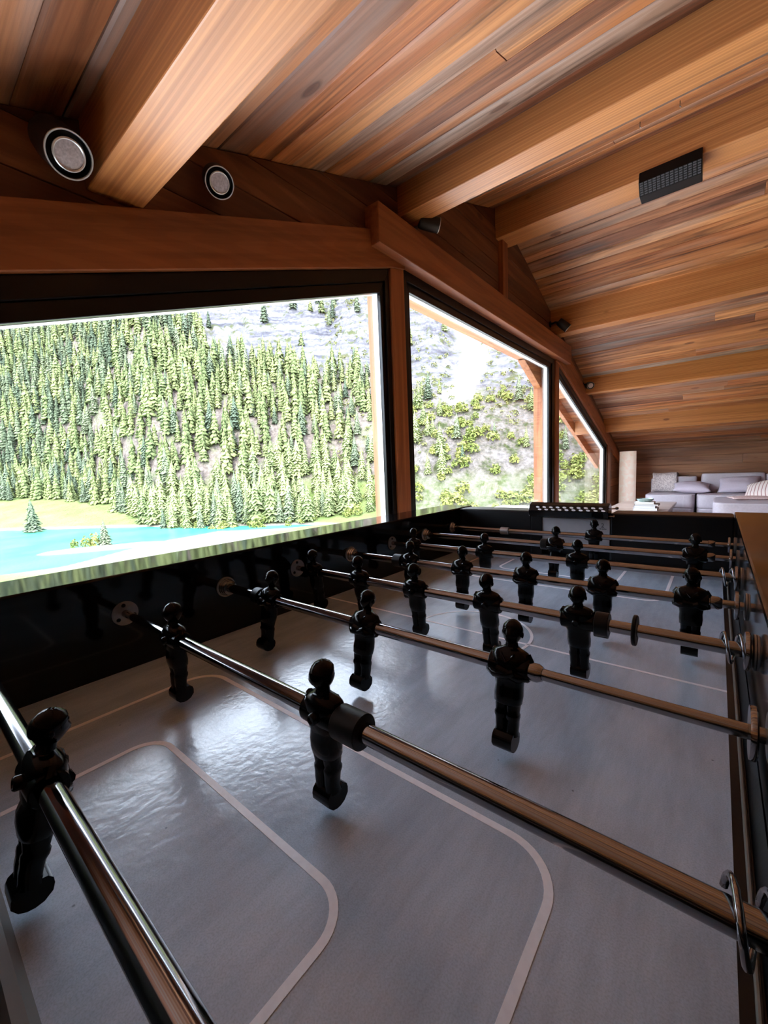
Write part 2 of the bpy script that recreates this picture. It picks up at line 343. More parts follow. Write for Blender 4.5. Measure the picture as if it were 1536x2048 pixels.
# --- gable (window) wall
gab = empty('wall_left', (XW, YR, ZF), label='gable wall of larch framing and planks around the three big windows', kind='structure')
FW = XW+0.004   # framing face
def gable_prism(name, poly, x0, x1, mat, bevel=0.003):
    return MB().prism(poly, 0, x0, x1).build(name, mat, gab, bevel=bevel)
nb = lambda y: 0.672+0.346*y; ntp = lambda y: 0.858+0.3525*y
fb = lambda y: 1.352-0.306*(y-5.18); ft = lambda y: 1.475-0.338*(y-5.66)
gable_prism('header_beam', [(YN, nb(YN)), (1.93, nb(1.93)), (2.06, 1.37), (2.06, ntp(2.06)), (YN, ntp(YN))], -1.0, FW+0.012, HEADN)
gable_prism('header_beam', [(5.04, 1.37), (5.18, fb(5.18)), (YF, fb(YF)), (YF, ft(YF)), (5.04, ft(5.04))], -1.0, FW+0.012, HEADF)
gable_prism('collar_beam', [(1.75, 1.385), (5.42, 1.385), (5.42, 1.592), (1.75, 1.592)], -0.90, -0.795, BEAMY, 0.004)
gable_prism('post', [(1.93, ZF), (2.06, ZF), (2.06, 1.39), (1.93, 1.36)], -1.0, FW, POSTW)
gable_prism('post', [(5.04, ZF), (5.175, ZF), (5.175, 1.37), (5.04, 1.39)], -1.0, FW, POSTW)
gable_prism('post', [(8.03, ZF), (8.30, ZF), (8.30, fb(8.3)+0.05), (8.03, fb(8.03)+0.05)], -1.0, FW, POSTW)
gable_prism('post', [(-1.05, ZF), (-0.92, ZF), (-0.92, nb(-0.92)+0.03), (-1.05, nb(-1.05)+0.03)], -1.0, FW, POSTW)
gable_prism('king_post', [(3.495, 1.58), (3.60, 1.58), (3.60, 2.11), (3.495, 2.11)], -0.95, FW+0.02, POSTW)
def gplank(poly):
    o = MB().prism(poly, 0, -0.96, -0.886-random.uniform(0, 0.004)).build('plank', CLAD, gab, bevel=0.003)
z = 0.05
zcut = 1.60
yN = lambda z: (z-1.105)/0.3558; yFf = lambda z: YR+(ZR-z)/0.348
while z < ZR-0.02:
    h = 0.142; z1 = min(z+h-0.003, ZR-0.01)
    if z1 > 0.12:
        if z > zcut-0.15:
            gplank([(yN(z), z), (yFf(z), z), (yFf(z1), z1), (yN(z1), z1)])
        else:
            a0, a1 = max(YN, yN(z)), max(YN, yN(z1)); b0, b1 = max(YN, (z-0.80)/0.352), max(YN, (z1-0.80)/0.352)
            if b0-a0 > 0.1: gplank([(a0, z), (min(b0, 2.1), z), (min(b1, 2.1), z1), (a1, z1)])
            c0, c1 = min(YF, yFf(z)), min(YF, yFf(z1)); d0, d1 = min(YF, 5.66+(1.40-z)/0.338), min(YF, 5.66+(1.40-z1)/0.338)
            if c0-d0 > 0.1: gplank([(max(d0, 5.0), z), (c0, z), (c1, z1), (max(d1, 5.0), z1)])
    z += h
for ya, yb in ((8.2, YF), (YN, -1.0)):
    z = ZF
    while z < 0.5:
        z1 = min(z+0.145, 0.52); MB().box(-0.95, -0.884, ya, yb, z, z1-0.003).build('plank', CLAD, gab, bevel=0.003); z += 0.145
gable_prism('weather_board', [(YN-0.1, ZF-0.3), (YF+0.1, ZF-0.3), (YF+0.1, -0.66), (YN-0.1, -0.66)], -1.0, -0.885, EXTW)
ww = [(YN, ZF), (-0.95, ZF), (-0.95, nb(-0.95)+0.05), (5.1, 1.5)]
gable_prism('weather_board', [(8.1, -0.7), (YF+0.1, -0.7), (YF+0.1, ceil_z(YF+0.1)), (8.1, ceil_z(8.1))], -1.0, -0.955, EXTW)
gable_prism('weather_board', [(YN-0.1, -0.7), (-0.98, -0.7), (-0.98, ceil_z(-0.98)), (YN-0.1, ceil_z(YN-0.1))], -1.0, -0.955, EXTW)
gable_prism('weather_board', [(YN, ntp(YN)-0.04), (2.0, ntp(2.0)-0.04), (2.0, 1.55), (5.1, 1.55), (5.1, ft(5.1)-0.02), (YF, ft(YF)-0.02), (YF, ceil_z(YF)), (YR, ZR), (YN, ceil_z(YN))], -1.0, -0.962, EXTW)
# outside timber: posts, cross rail and braces standing just proud of the glass line
gable_prism('outside_post', [(1.945, ZF-3), (2.11, ZF-3), (2.11, 1.9), (1.945, 1.9)], -1.065, -1.005, EXTW)
gable_prism('outside_post', [(5.14, ZF-3), (5.27, ZF-3), (5.27, 1.7), (5.14, 1.7)], -1.16, -1.05, EXTW)
gable_prism('outside_post', [(8.85, ZF-3), (9.0, ZF-3), (9.0, 0.42), (8.85, 0.48)], -1.16, -1.05, EXTW)
gable_prism('outside_collar', [(1.75, 1.36), (5.4, 1.36), (5.4, 1.57), (1.75, 1.57)], -1.16, -1.0, OUTY)
gable_prism('outside_brace', [(4.60, 1.35), (4.86, 1.38), (5.16, 1.33), (5.16, 1.10)], -1.15, -1.07, OUTY)
gable_prism('outside_rafter', [(5.0, ceil_z(5.0)-0.16), (YF+0.6, ceil_z(YF+0.6)-0.16), (YF+0.6, ceil_z(YF+0.6)+0.02), (5.0, ceil_z(5.0)+0.02)], -1.42, -1.36, OUTY)
# --- windows
def inset(poly, d):
    n = len(poly); out = []
    cx = sum(p[0] for p in poly)/n; cy = sum(p[1] for p in poly)/n
    L = []
    for i in range(n):
        a = Vector(poly[i]); b = Vector(poly[(i+1) % n]); t = (b-a).normalized(); nr = Vector((-t.y, t.x))
        if nr.dot(Vector((cx, cy))-a) < 0: nr = -nr
        L.append((a+nr*d[i], t))
    for i in range(n):
        (p, t), (q, s) = L[i-1], L[i]
        den = t.x*s.y-t.y*s.x; k = ((q.x-p.x)*s.y-(q.y-p.y)*s.x)/den
        out.append((p.x+t.x*k, p.y+t.y*k))
    return out
def frame_mb(mb, po, pi, x0, x1):
    n = len(po)
    for i in range(n):
        j = (i+1) % n
        q = [po[i], po[j], pi[j], pi[i]]
        mb.add([(x0, *p) for p in q]+[(x1, *p) for p in q], [(0,1,2,3),(4,7,6,5),(0,4,5,1),(1,5,6,2),(2,6,7,3),(3,7,4,0)])
    return mb
def window(k, poly, d, lab):
    w = empty('window_%d' % k, (XW, sum(p[0] for p in poly)/len(poly), min(p[1] for p in poly)), label=lab, kind='structure')
    mid = inset(poly, [x*0.55 for x in d]); inn = inset(poly, d); ins2 = inset(poly, [x+0.001 for x in d]); ins3 = inset(poly, [x-0.05 for x in d])
    frame_mb(MB(), poly, mid, -0.96, -0.880).build('window_frame', FRAMEM, w, bevel=0.003)
    frame_mb(MB(), mid, inn, -0.915, -0.893).build('casement', FRAMEM, w, bevel=0.003)
    frame_mb(MB(), ins3, ins2, -0.952, -0.9155).build('outer_sash', ALU, w)
    MB().prism(inset(poly, [x-0.01 for x in d]), 0, -0.944, -0.938).build('glass_pane', GLASS, w)
window(1, [(-0.92, -0.66), (1.93, -0.66), (1.93, nb(1.93)), (-0.92, nb(-0.92))], [0.1, 0.07, 0.118, 0.12], 'big black framed window with slanting top over the lake, left of the first post')
window(2, [(2.06, -0.66), (5.04, -0.66), (5.04, 1.39), (2.06, 1.39)], [0.1, 0.16, 0.112, 0.09], 'black framed window under the collar beam between the two posts')
window(3, [(5.175, -0.66), (8.03, -0.66), (8.03, fb(8.03)), (5.175, fb(5.175))], [0.1, 0.15, 0.118, 0.09], 'black framed window with falling top beside the lamp column')
# --- knee walls, opposite gable
far = empty('wall_far', (2, YF, ZF), label='low far wall of dark horizontal planks behind the sofa', kind='structure')
z = ZF; k = 0
while z < ceil_z(YF)-0.01:
    z1 = min(z+0.155, ceil_z(YF)+0.02); cuts = [-0.96]+sorted(random.uniform(0.3, 4.6) for _ in range(2))+[XE]
    for a, b in zip(cuts, cuts[1:]):
        if b-a > 0.05: MB().box(a+0.001, b-0.001, YF-random.uniform(0, 0.005), YF+0.06, z, z1-0.002).build('plank', WALLP, far, bevel=0.003)
    z += 0.155
MB().box(-1.0, XE, YF+0.055, YF+0.2, ZF-0.4, ceil_z(YF)+0.1).build('backing', EXTW, far)
near = MB().box(-1.0, XE, YN-0.15, YN, ZF-0.4, ceil_z(YN)+0.1).build('wall_near', WALLP); tag(near, 'low plank wall behind the camera', kind='structure')
rt = empty('wall_right', (XE, YR, ZF), label='plank gable wall on the opposite side of the room', kind='structure')
rm = MB().prism([(YN, ZF-0.3), (YF, ZF-0.3), (YF, ceil_z(YF)), (YR, ZR+0.02), (YN, ceil_z(YN))], 0, XE-0.1, XE+0.05)
rm.build('panelling', WALLP, rt)

# ================================================================== FOOTBALL TABLE
S = 0.15
tab = empty('football_table', (0.33, 0.525, ZF), label='black glossy football table with slate grey playing field in front of the windows', cat='football table')
XR = 0.662; YA, YB = -0.052, 1.1; ZT = 0.055; ZP = -0.08
MB().box(-0.012, XR+0.012, YA-0.01, YB+0.01, ZP-0.02, ZP).build('playing_field', FIELD, tab)
MB().box(-0.105, 0.0, YA-0.09, YB+0.09, -0.27, ZT).build('side_wall', BLACK, tab, bevel=0.003)
MB().box(XR, XR+0.105, YA-0.09, YB+0.09, -0.27, ZT).build('side_wall', BLACK, tab, bevel=0.003)
MB().box(0.0005, XR-0.0005, YA-0.08, YA, -0.27, ZT-0.002).build('end_wall', BLACKIN, tab, bevel=0.003)
ew = MB(); GX0, GX1 = 0.2275, 0.4236
ew.box(0.0005, GX0, YB, YB+0.08, -0.27, ZT-0.002); ew.box(GX1, XR-0.0005, YB, YB+0.08, -0.27, ZT-0.002)
ew.box(GX0, GX1, YB+0.02, YB+0.08, -0.27, 0.045)
ew.build('end_wall', BLACKIN, tab, bevel=0.004)
MB().box(GX0+0.03, GX1, YB-0.0015, YB+0.02, -0.046, 0.036).build('goal_plate', GREYP, tab, bevel=0.0008)
MB().box(GX0, GX0+0.03, YB-0.004, YB+0.02, -0.07, 0.04).build('goal_side', BLACKIN, tab, bevel=0.001)
# low edge strips round the field
MB().prism([(0.645, ZP), (0.655, ZP+0.0005), (0.6615, ZP+0.012), (0.6615, ZP-0.01), (0.645, ZP-0.01)], 1, YA, YB-0.001).build('edge_strip', BLACKIN, tab, smooth=False)
MB().tube((0.6525, YA, ZP+0.0012), (0.6525, YB-0.002, ZP+0.0012), 0.0016, n=10).build('edge_bead', STRIP, tab, smooth=SH)
MB().prism([(-0.0225, ZP), (-0.0265, ZP+0.004), (-0.032, ZP+0.004), (-0.05, ZP-0.01), (-0.0225, ZP-0.01)], 0, 0.001, 0.645).build('edge_strip', STRIP, tab)
MB().prism([(1.0725, ZP-0.005), (1.0725, ZP), (1.0985, ZP+0.014), (1.0985, ZP-0.01)], 0, 0.001, 0.645).build('edge_strip', BLACKIN, tab)
# printed lines as very thin paint
def strip(pts, w, closed=False):
    mb = MB(); n = len(pts); L = []; Rr = []
    for i in range(n):
        a = Vector(pts[i-1] if (closed or i) else pts[0]); c = Vector(pts[(i+1) % n] if (closed or i < n-1) else pts[i])
        t = (c-a).normalized(); p = Vector(pts[i]); nn = Vector((-t.y, t.x))*w/2
        L.append(p+nn); Rr.append(p-nn)
    z1 = ZP+0.0003
    rs = [[(l.x, l.y, ZP), (l.x, l.y, z1), (r.x, r.y, z1), (r.x, r.y, ZP)] for l, r in zip(L, Rr)]
    mb.rings(rs, cap=not closed, closed=closed); mb.build('field_line', WHITE, tab)
def ubox(x0, x1, y0, y1, r, flip):
    P = [(x0, y0)]
    for cx, a0, a1 in ((x0+r, math.pi, math.pi/2), (x1-r, math.pi/2, 0)):
        for k in range(11):
            a = a0+(a1-a0)*k/10; P.append((cx+r*math.cos(a), y1-r+r*math.sin(a)))
    P.append((x1, y0))
    return [(x, 1.05-y) for x, y in P] if flip else P
for fl in (False, True):
    strip(ubox(0.193, 0.466, -0.0225, 0.1085, 0.027, fl), 0.0055)
    strip(ubox(0.102, 0.5585, -0.0225, 0.2125, 0.036, fl), 0.0055)
strip([(0.001, 0.528), (0.645, 0.528)], 0.0045)
strip([(0.33+0.092*math.cos(2*math.pi*k/72), 0.528+0.092*math.sin(2*math.pi*k/72)) for k in range(72)], 0.0045, True)
for sx in (-0.06, XR+0.06):
    for sy in (-0.08, 1.13):
        MB().prism([(sx-0.045, -0.27), (sx+0.045, -0.27), (sx+0.03, ZF), (sx-0.03, ZF)], 1, sy-0.04, sy+0.04).build('leg', BLACK, tab, bevel=0.004)
MB().box(-0.02, XR+0.02, YA-0.02, YB+0.02, -0.268, -0.25).build('bottom_panel', BLACKIN, tab)
# bearing plates and cups
def plate(x, y, cups, side):
    sg = 1 if side == 'l' else -1
    mb = MB().lathe([(0.004, 0.0), (0.0165, 0.0), (0.0165, 0.0015), (0.0150, 0.0022), (0.004, 0.0022)], (x, y, 0), (sg, 0, 0), 32)
    p = mb.build('bearing_plate', PLATEM, tab, smooth=SH)
    if side == 'l' and not cups:
        for a in (90, 210, 330):
            a = math.radians(a+8)
            MB().lathe([(0.0001, 0.0), (0.0028, 0.0), (0.0022, 0.0012), (0.0012, 0.0012), (0.0010, 0.0006), (0.0001, 0.0006)], (x+0.0022, y+0.0115*math.cos(a), 0.0115*math.sin(a)), (1, 0, 0), 10).build('screw', RUBBER, p)
    if cups:
        mb = MB()
        for h, r in ((0.003, 0.0135), (0.0075, 0.0125), (0.012, 0.0115)):
            mb.lathe([(r-0.004, h-0.003), (r, h-0.002), (r+0.0008, h), (r, h+0.002), (r-0.004, h+0.003)], (x, y, 0), (sg, 0, 0), 28, True)
        mb.build('bearing_cup', CHROME if side == 'l' else PLATEM, p, smooth=SH)
for i in range(8):
    opp = i in (2, 4, 6, 7)
    plate(0.0003, i*S, opp, 'l'); plate(XR-0.0003, i*S, False, 'r')
# goal counter: black tube over the far goal, light through its holes painted white
pr = [(1.078, 0.040), (1.074, 0.058), (1.082, 0.072), (1.096, 0.0785), (1.112, 0.0765), (1.122, 0.066), (1.122, 0.046), (1.1, 0.040)]
sc_ = MB().prism(pr, 0, GX0, GX1).build('score_counter', BLACK, tab, bevel=0.002)
for r in range(2):
    mb = None
    for k in range(10):
        x = 0.252+0.0172*k+(0.006 if r else 0); c0 = Vector((x, 1.0779-0.0012*0+(0.0018 if r == 0 else -0.0016), 0.0665 if r == 0 else 0.0605))
        c0.y = 1.0740+(c0.z-0.058)*(0.008/0.014)-0.0003
        n = Vector((0, -0.87, 0.5)).normalized(); u = Vector((1, 0, -0.12)).normalized(); w = n.cross(u)
        mb = MB(); ring = [c0+u*0.0048*math.cos(2*math.pi*q/14)+w*0.0023*math.sin(2*math.pi*q/14) for q in range(14)]
        mb.rings([ring, [p+n*0.0007 for p in ring]]); mb.build('lit_hole', WHITE, sc_)
MB().lathe([(0.0015, 0), (0.0015, 0.012), (0.0035, 0.013), (0.004, 0.016), (0.0025, 0.019), (0.0005, 0.0195)], (GX1, 1.097, 0.064), (1, 0, 0.15), 14).build('counter_knob', CHROME, tab, smooth=SH)
MB().lathe([(0.0015, 0), (0.0015, 0.008), (0.003, 0.009), (0.003, 0.012), (0.0005, 0.013)], (GX1, 1.090, 0.046), (1, 0, 0), 14).build('counter_knob', CHROME, tab, smooth=SH)
def lettering(txt, size, loc, mat, parent, name='lettering'):
    cu = bpy.data.curves.new('t', 'FONT'); cu.body = txt; cu.size = size; cu.extrude = 0.0002; cu.align_x = 'CENTER'
    ob = bpy.data.objects.new('t', cu); COL.objects.link(ob)
    dg = bpy.context.evaluated_depsgraph_get(); me = bpy.data.meshes.new_from_object(ob.evaluated_get(dg))
    COL.objects.unlink(ob); bpy.data.objects.remove(ob)
    me.materials.clear(); me.materials.append(mat)
    o = link(bpy.data.objects.new(name, me)); o.parent = parent; o.location = Vector(loc)-wloc(parent); o.rotation_euler = (math.pi/2, 0, 0)
    return o
lettering('2', 0.0150, (0.4075, YB-0.0018, 0.0165), DARKT, tab)
mb = MB()
for k, (wx, hz) in enumerate([(0.0022, 0.0022), (0.001, 0.0026), (0.002, 0.0020), (0.0018, 0.0022), (0.0016, 0.0027), (0.002, 0.002)]):
    x = 0.4005+k*0.0027; mb.box(x, x+wx, YB-0.0021, YB-0.0014, 0.0112, 0.0112+hz)
mb.build('small_print', DARKT, tab)

# --- players (one shape, shared by all rods); local origin on the rod axis, facing -Y
def player_mesh():
    mb = MB()
    def sup(cx, cy, z, a, b, n=20, e=2.6):
        r = []
        for k in range(n):
            t = 2*math.pi*k/n; c, s_ = math.cos(t), math.sin(t)
            r.append((cx+a*math.copysign(abs(c)**(2/e), c), cy+b*math.copysign(abs(s_)**(2/e), s_), z))
        return r
    # trunk: shorts hem -> waist -> chest -> shoulders -> neck
    mb.rings([sup(0, 0.000, -0.0330, 0.0108, 0.0080), sup(0, 0.000, -0.0315, 0.0121, 0.0092), sup(0, 0.0005, -0.025, 0.0126, 0.0101), sup(0, 0.001, -0.018, 0.0122, 0.0098),
              sup(0, 0, -0.0125, 0.0128, 0.0090), sup(0, -0.0002, -0.0105, 0.0136, 0.0098), sup(0, -0.0005, -0.004, 0.0158, 0.0108), sup(0, -0.0005, 0.004, 0.0172, 0.0112),
              sup(0, 0.000, 0.010, 0.0172, 0.0104), sup(0, 0.0003, 0.0138, 0.0150, 0.0086), sup(0, 0.0005, 0.0160, 0.0100, 0.0066), sup(0, 0.0005, 0.0175, 0.0062, 0.0056, e=2), sup(0, 0, 0.0215, 0.0052, 0.0052, e=2)])
    # collar of the shirt: V in front
    for sx in (-1, 1):
        mb.sweep([(sx*0.0072, 0.002, 0.0162), (sx*0.0078, -0.004, 0.0150), (sx*0.0052, -0.0098, 0.0110), (0, -0.0118, 0.0050)], 0.00115, 6)
    mb.sweep([(-0.0072, 0.002, 0.0162), (-0.004, 0.0062, 0.0166), (0.004, 0.0062, 0.0166), (0.0072, 0.002, 0.0162)], 0.0012, 6)
    # arms hanging then folded across the chest
    for sx in (-1, 1):
        mb.sweep([(sx*0.0136, 0.0005, 0.0122), (sx*0.0166, 0.0005, 0.0075), (sx*0.0178, -0.001, 0.000), (sx*0.0165, -0.005, -0.0055), (sx*0.0105, -0.0098, -0.0066), (sx*-0.002, -0.0116, -0.0040+sx*0.0012), (sx*-0.008, -0.0112, -0.0020)], 0.0041, 10)
    # legs, socks and knees
    for sx in (-1, 1):
        c = sx*0.0051
        mb.rings([sup(c, 0.0015, -0.0600, 0.0056, 0.0066, 14), sup(c, 0.0016, -0.0560, 0.0050, 0.0060, 14), sup(c, 0.0016, -0.0515, 0.0052, 0.0063, 14), sup(c, 0.0010, -0.0465, 0.0054, 0.0066, 14), sup(c, 0.0004, -0.0440, 0.0060, 0.0074, 14),
                  sup(c, 0.0002, -0.0415, 0.0060, 0.0074, 14), sup(c, 0.0002, -0.0398, 0.0053, 0.0066, 14), sup(c, 0.0002, -0.0345, 0.0057, 0.0075, 14), sup(c, 0.0004, -0.0290, 0.0060, 0.0080, 14)])
    # foot block with a wedge underside
    mb.prism([(-0.0094, -0.0600), (-0.0104, -0.0635), (-0.0100, -0.0680), (-0.0062, -0.0722), (-0.0020, -0.0737), (0.0020, -0.0737), (0.0062, -0.0722), (0.0100, -0.0680), (0.0104, -0.0635), (0.0094, -0.0600), (0.0064, -0.0574), (-0.0064, -0.0574)], 0, -0.0090, 0.0090)
    # boss that grips the rod, with its screw at the back
    mb.lathe([(0.0070, -0.0180), (0.0098, -0.0180), (0.0106, -0.0172), (0.0110, -0.006), (0.0110, 0.006), (0.0106, 0.0172), (0.0098, 0.0180), (0.0070, 0.0180)], (0, 0, 0), (1, 0, 0), 24)
    mb.lathe([(0.0044, 0.006), (0.0044, 0.0135), (0.0036, 0.0145), (0.0026, 0.0145), (0.0022, 0.0135), (0.0001, 0.0135)], (0, 0, 0.0015), (0, 1, 0), 14)
    # head: skull, jaw, nose, ears, hair cap
    hz = 0.0300
    def head(nu=22, nv=16):
        rs = []
        for j in range(nv+1):
            t = -math.pi/2+math.pi*j/nv; q = max(math.cos(t), 0.02); zz = math.sin(t); ring = []
            for i in range(nu):
                a = 2*math.pi*i/nu; x, y = math.cos(a), math.sin(a)
                rx, ry, rz = 0.0087, 0.0100, 0.0113
                jaw = max(0, -zz); ff = max(0, -y)
                rx *= 1-0.24*jaw; ry *= 1-0.16*jaw*(1 if y > 0 else 0.4)
                px, py, pz = rx*q*x, ry*q*y, rz*zz
                if ff > 0.2:
                    if abs(px) < 0.0026 and -0.4 < zz < 0.15: py -= 0.0019*(1-abs(zz+0.12)/0.35)
                    if 0.05 < zz < 0.30 and 0.0020 < abs(px) < 0.0062: py += 0.0009
                    if -0.62 < zz < -0.5 and abs(px) < 0.004: py += 0.0008
                    if 0.30 < zz < 0.45: py -= 0.0006
                ring.append((px, py-0.0004, hz+pz))
            rs.append(ring)
        return rs
    mb.rings(head())
    hair = []
    for j in range(10):
        ring = []
        for i in range(26):
            a = 2*math.pi*i/26; x, y = math.cos(a), math.sin(a)
            z0 = 0.10-0.42*y-0.10*abs(x)*(1-abs(y)); t0 = math.asin(max(-0.5, min(0.62, z0)))
            t = t0+(math.pi/2-t0)*j/9; q = max(math.cos(t), 0.02)
            k = (1.0 if j == 0 else 1.07)+0.022*math.sin(6*a+2.0*j)*(0 if j == 0 else 1)
            ring.append((0.0088*k*q*x, 0.0104*k*q*y-0.0004, hz+0.0114*k*math.sin(t)))
        hair.append(ring)
    mb.rings(hair)
    for sx in (-1, 1): mb.ellip((sx*0.0090, 0.0006, 0.0292), 0.0012, 0.0019, 0.0028, 8, 6)
    return mb
def quick_mesh(mb, name, mat, smooth=True):
    me = bpy.data.meshes.new(name); me.from_pydata(mb.v, [], mb.f)
    bm = bmesh.new(); bm.from_mesh(me); bmesh.ops.recalc_face_normals(bm, faces=bm.faces); bm.to_mesh(me); bm.free()
    me.materials.append(mat)
    if smooth:
        for p in me.polygons: p.use_smooth = True
        me.set_sharp_from_angle(angle=math.radians(40))
    return me
PME = quick_mesh(player_mesh(), 'player_figure', MANM)
RT, RI = 0.0068, 0.0050
def coil(x0, x1, turns, r, y, n=22):
    P = []
    for k in range(int(turns*n)+1):
        a = 2*math.pi*k/n; P.append((x0+(x1-x0)*k/(turns*n), y+r*math.cos(a), r*math.sin(a)))
    return P
RODS = [
 ('A', [0.309], 1, 11, [], None, 'thick steel rod nearest the camera carrying one black player, at the lower left'),
 ('B', [0.153, 0.403], 1, -1, [(0.4195, 0.4435, 0.0125)], 0.6365, 'steel rod second from the camera, two black players turned away beside a wide stop'),
 ('C', [0.123, 0.311, 0.488], -1, 11, [(0.0885, 0.104, 0.0125)], None, 'steel rod third from the camera, with three black players facing the camera'),
 ('D', [0.052, 0.166, 0.280, 0.397, 0.509], 1, -9, [(0.527, 0.541, 0.0135), (0.5636, 0.5676, 0.0165)], 0.6365, 'steel rod with five black players turned away, just before the halfway line'),
 ('E', [0.163, 0.278, 0.393, 0.505, 0.608], -1, 2, [(0.1251, 0.1445, 0.013)], None, 'steel rod with five black players facing the camera, just past the halfway line'),
 ('F', [0.068, 0.251, 0.434], 1, -3, [], 0.6365, 'steel rod with three black players turned away, third from the far end'),
 ('G', [0.350, 0.601], -1, 11, [(0.320, 0.3335, 0.0125)], None, 'steel rod with two black players facing the camera, second from the far end'),
 ('H', [0.398], -1, 2, [(0.1585, 0.1819, 0.0105)], None, 'farthest steel rod with a single black player before the goal'),
]
for i, (nm, men, facing, tilt, stops, spr, lab) in enumerate(RODS):
    y = i*S
    rod = empty('player_rod', (0.33, y, 0), label=lab, cat='player rod', group='rods of the football table')
    rod.rotation_euler = (0, 0, 0)
    ours = facing > 0
    if ours:
        cut = men[0]-0.018 if nm != 'A' else 0.02
        MB().tube((cut, y, 0), (0.86, y, 0), RT, n=28).build('shaft', STEEL, rod, smooth=SH)
        MB().tube((-0.02, y, 0), (cut+0.01, y, 0), RI, n=24).build('inner_shaft', STEEL, rod, smooth=SH)
        MB().lathe([(0.004, 0), (0.013, 0.002), (0.015, 0.02), (0.0135, 0.06), (0.016, 0.105), (0.014, 0.118), (0.002, 0.12)], (0.84, y, 0), (1, 0, 0), 20).build('handle', RUBBER, rod, smooth=SH)
    else:
        cut = {'C': 0.508, 'E': 0.630, 'G': 0.622, 'H': 0.6215}[nm]
        MB().tube((-0.16, y, 0), (cut, y, 0), RT, n=28).build('shaft', STEEL, rod, smooth=SH)
        MB().tube((cut-0.01, y, 0), (0.69, y, 0), RI, n=24).build('inner_shaft', STEEL, rod, smooth=SH)
        MB().lathe([(0.0045, 0), (0.0080, 0.0015), (0.0080, 0.009), (0.006, 0.013), (0.0045, 0.013)], (cut-0.004, y, 0), (1, 0, 0), 24).build('collar', STEEL, rod, smooth=SH)
        MB().lathe([(0.004, 0), (0.013, 0.002), (0.015, 0.02), (0.0135, 0.06), (0.016, 0.105), (0.014, 0.118), (0.002, 0.12)], (-0.15, y, 0), (-1, 0, 0), 20).build('handle', RUBBER, rod, smooth=SH)
        MB().lathe([(0.0045, 0), (0.017, 0), (0.0175, 0.001), (0.0175, 0.0032), (0.016, 0.0042), (0.0045, 0.0042)], (0.6505, y, 0), (1, 0, 0), 28).build('washer', STEEL, rod, smooth=SH)
    if spr:
        MB().sweep(coil(spr, 0.6605, 2.1, 0.0135, y), 0.00155, 8).build('spring', STEEL, rod, smooth=True)
        if nm in 'DF':
            MB().lathe([(0.0068, 0), (0.0175, 0), (0.018, 0.001), (0.018, 0.003), (0.0165, 0.004), (0.0068, 0.004)], (0.654, y, 0), (1, 0, 0), 28).build('washer', STEEL, rod, smooth=SH)
    for a, b, r in stops:
        MB().lathe([(0.006, 0), (r-0.0008, 0), (r, 0.0008), (r, (b-a)-0.0008), (r-0.0008, b-a), (0.006, b-a)], (a, y, 0), (1, 0, 0), 28).build('rubber_stop', RUBBER if nm != 'H' else PLATEM, rod, smooth=SH)
    for x in men:
        p = link(bpy.data.objects.new('player_figure', PME)); p.parent = rod; p.location = (x-0.33, 0, 0)
        p.rotation_euler = (-math.radians(tilt) if facing < 0 else math.radians(tilt), 0, 0 if facing < 0 else math.pi)

# ================================================================== SPOTS, SPEAKER, HOOKS
def spot(c, d, lab, r=0.056, L=0.15):
    c = Vector(c); d = Vector(d).normalized()
    s = empty('spotlight', c-d*L, label=lab, cat='spotlight', group='black wall spotlights')
    MB().lathe([(0.004, -L), (r*0.80, -L), (r*0.92, -L+0.015), (r, -L+0.06), (r*1.0, 0), (r*0.94, 0.002), (r*0.9, -0.004), (r*0.86, -0.03), (0.001, -0.03)], c, d, 36).build('lamp_body', SPOTB, s, smooth=SH)
    MB().lathe([(r*0.955, -0.003), (r*1.0, 0.0005), (r*0.985, 0.004), (r*0.93, 0.004), (r*0.915, 0.0)], c, d, 40, True).build('outer_ring', RINGM, s, smooth=SH)
    MB().lathe([(r*0.60, -0.004), (r*0.68, -0.003), (r*0.68, 0.001), (r*0.63, 0.003), (r*0.585, 0.001)], c, d, 36, True).build('inner_ring', RINGM, s, smooth=SH)
    MB().lathe([(0.0005, -0.002), (r*0.60, -0.002), (r*0.60, -0.001), (r*0.3, 0.0015), (0.0005, 0.002)], c, d, 30).build('lens', LENS, s, smooth=SH)
    b = c-d*(L*0.75); w = Vector((-0.89, b.y+0.02, b.z+0.02))
    MB().sweep([b, (b+w)/2+Vector((0, 0, 0.015)), w], 0.011, 10).build('arm', SPOTB, s, smooth=True)
    MB().tube(w, w+Vector((0.012, 0, 0)), 0.032, n=24).build('wall_rose', SPOTB, s, smooth=SH)
spot((-0.745, 0.365, 1.055), (0.62, 0.05, -0.52), 'black spotlight with chrome rings left of the nearest ceiling beam')
spot((-0.755, 0.812, 1.205), (0.62, -0.28, -0.52), 'black spotlight with chrome rings right of the nearest ceiling beam', r=0.048)
spot((-0.74, 2.26, 1.655), (0.5, 0.6, -0.1), 'black spotlight half hidden behind the second ceiling beam', r=0.042, L=0.12)
spot((-0.70, 4.905, 1.66), (0.6, 0.3, -0.62), 'black spotlight with lit rim by the right end of the collar beam', r=0.045, L=0.13)
spot((-0.775, 6.315, 1.245), (0.35, -0.55, -0.15), 'small black spotlight at the end of the second lowest ceiling beam', r=0.05, L=0.1)
sp = empty('ceiling_speaker', (0.32, 3.43, 1.95), label='black box speaker with ribbed face fixed to the ridge beam', cat='speaker')
prf = [(3.438, 2.125), (3.425, 2.125), (3.405, 2.05), (3.455, 1.985), (3.56, 1.985), (3.56, 2.09), (3.438, 2.09)]
MB().prism(prf, 0, 0.150, 0.492).build('housing', RUBBER, sp, bevel=0.004)
rb = plain('ribbed_grille', (0.05, 0.05, 0.06), rough=0.45)
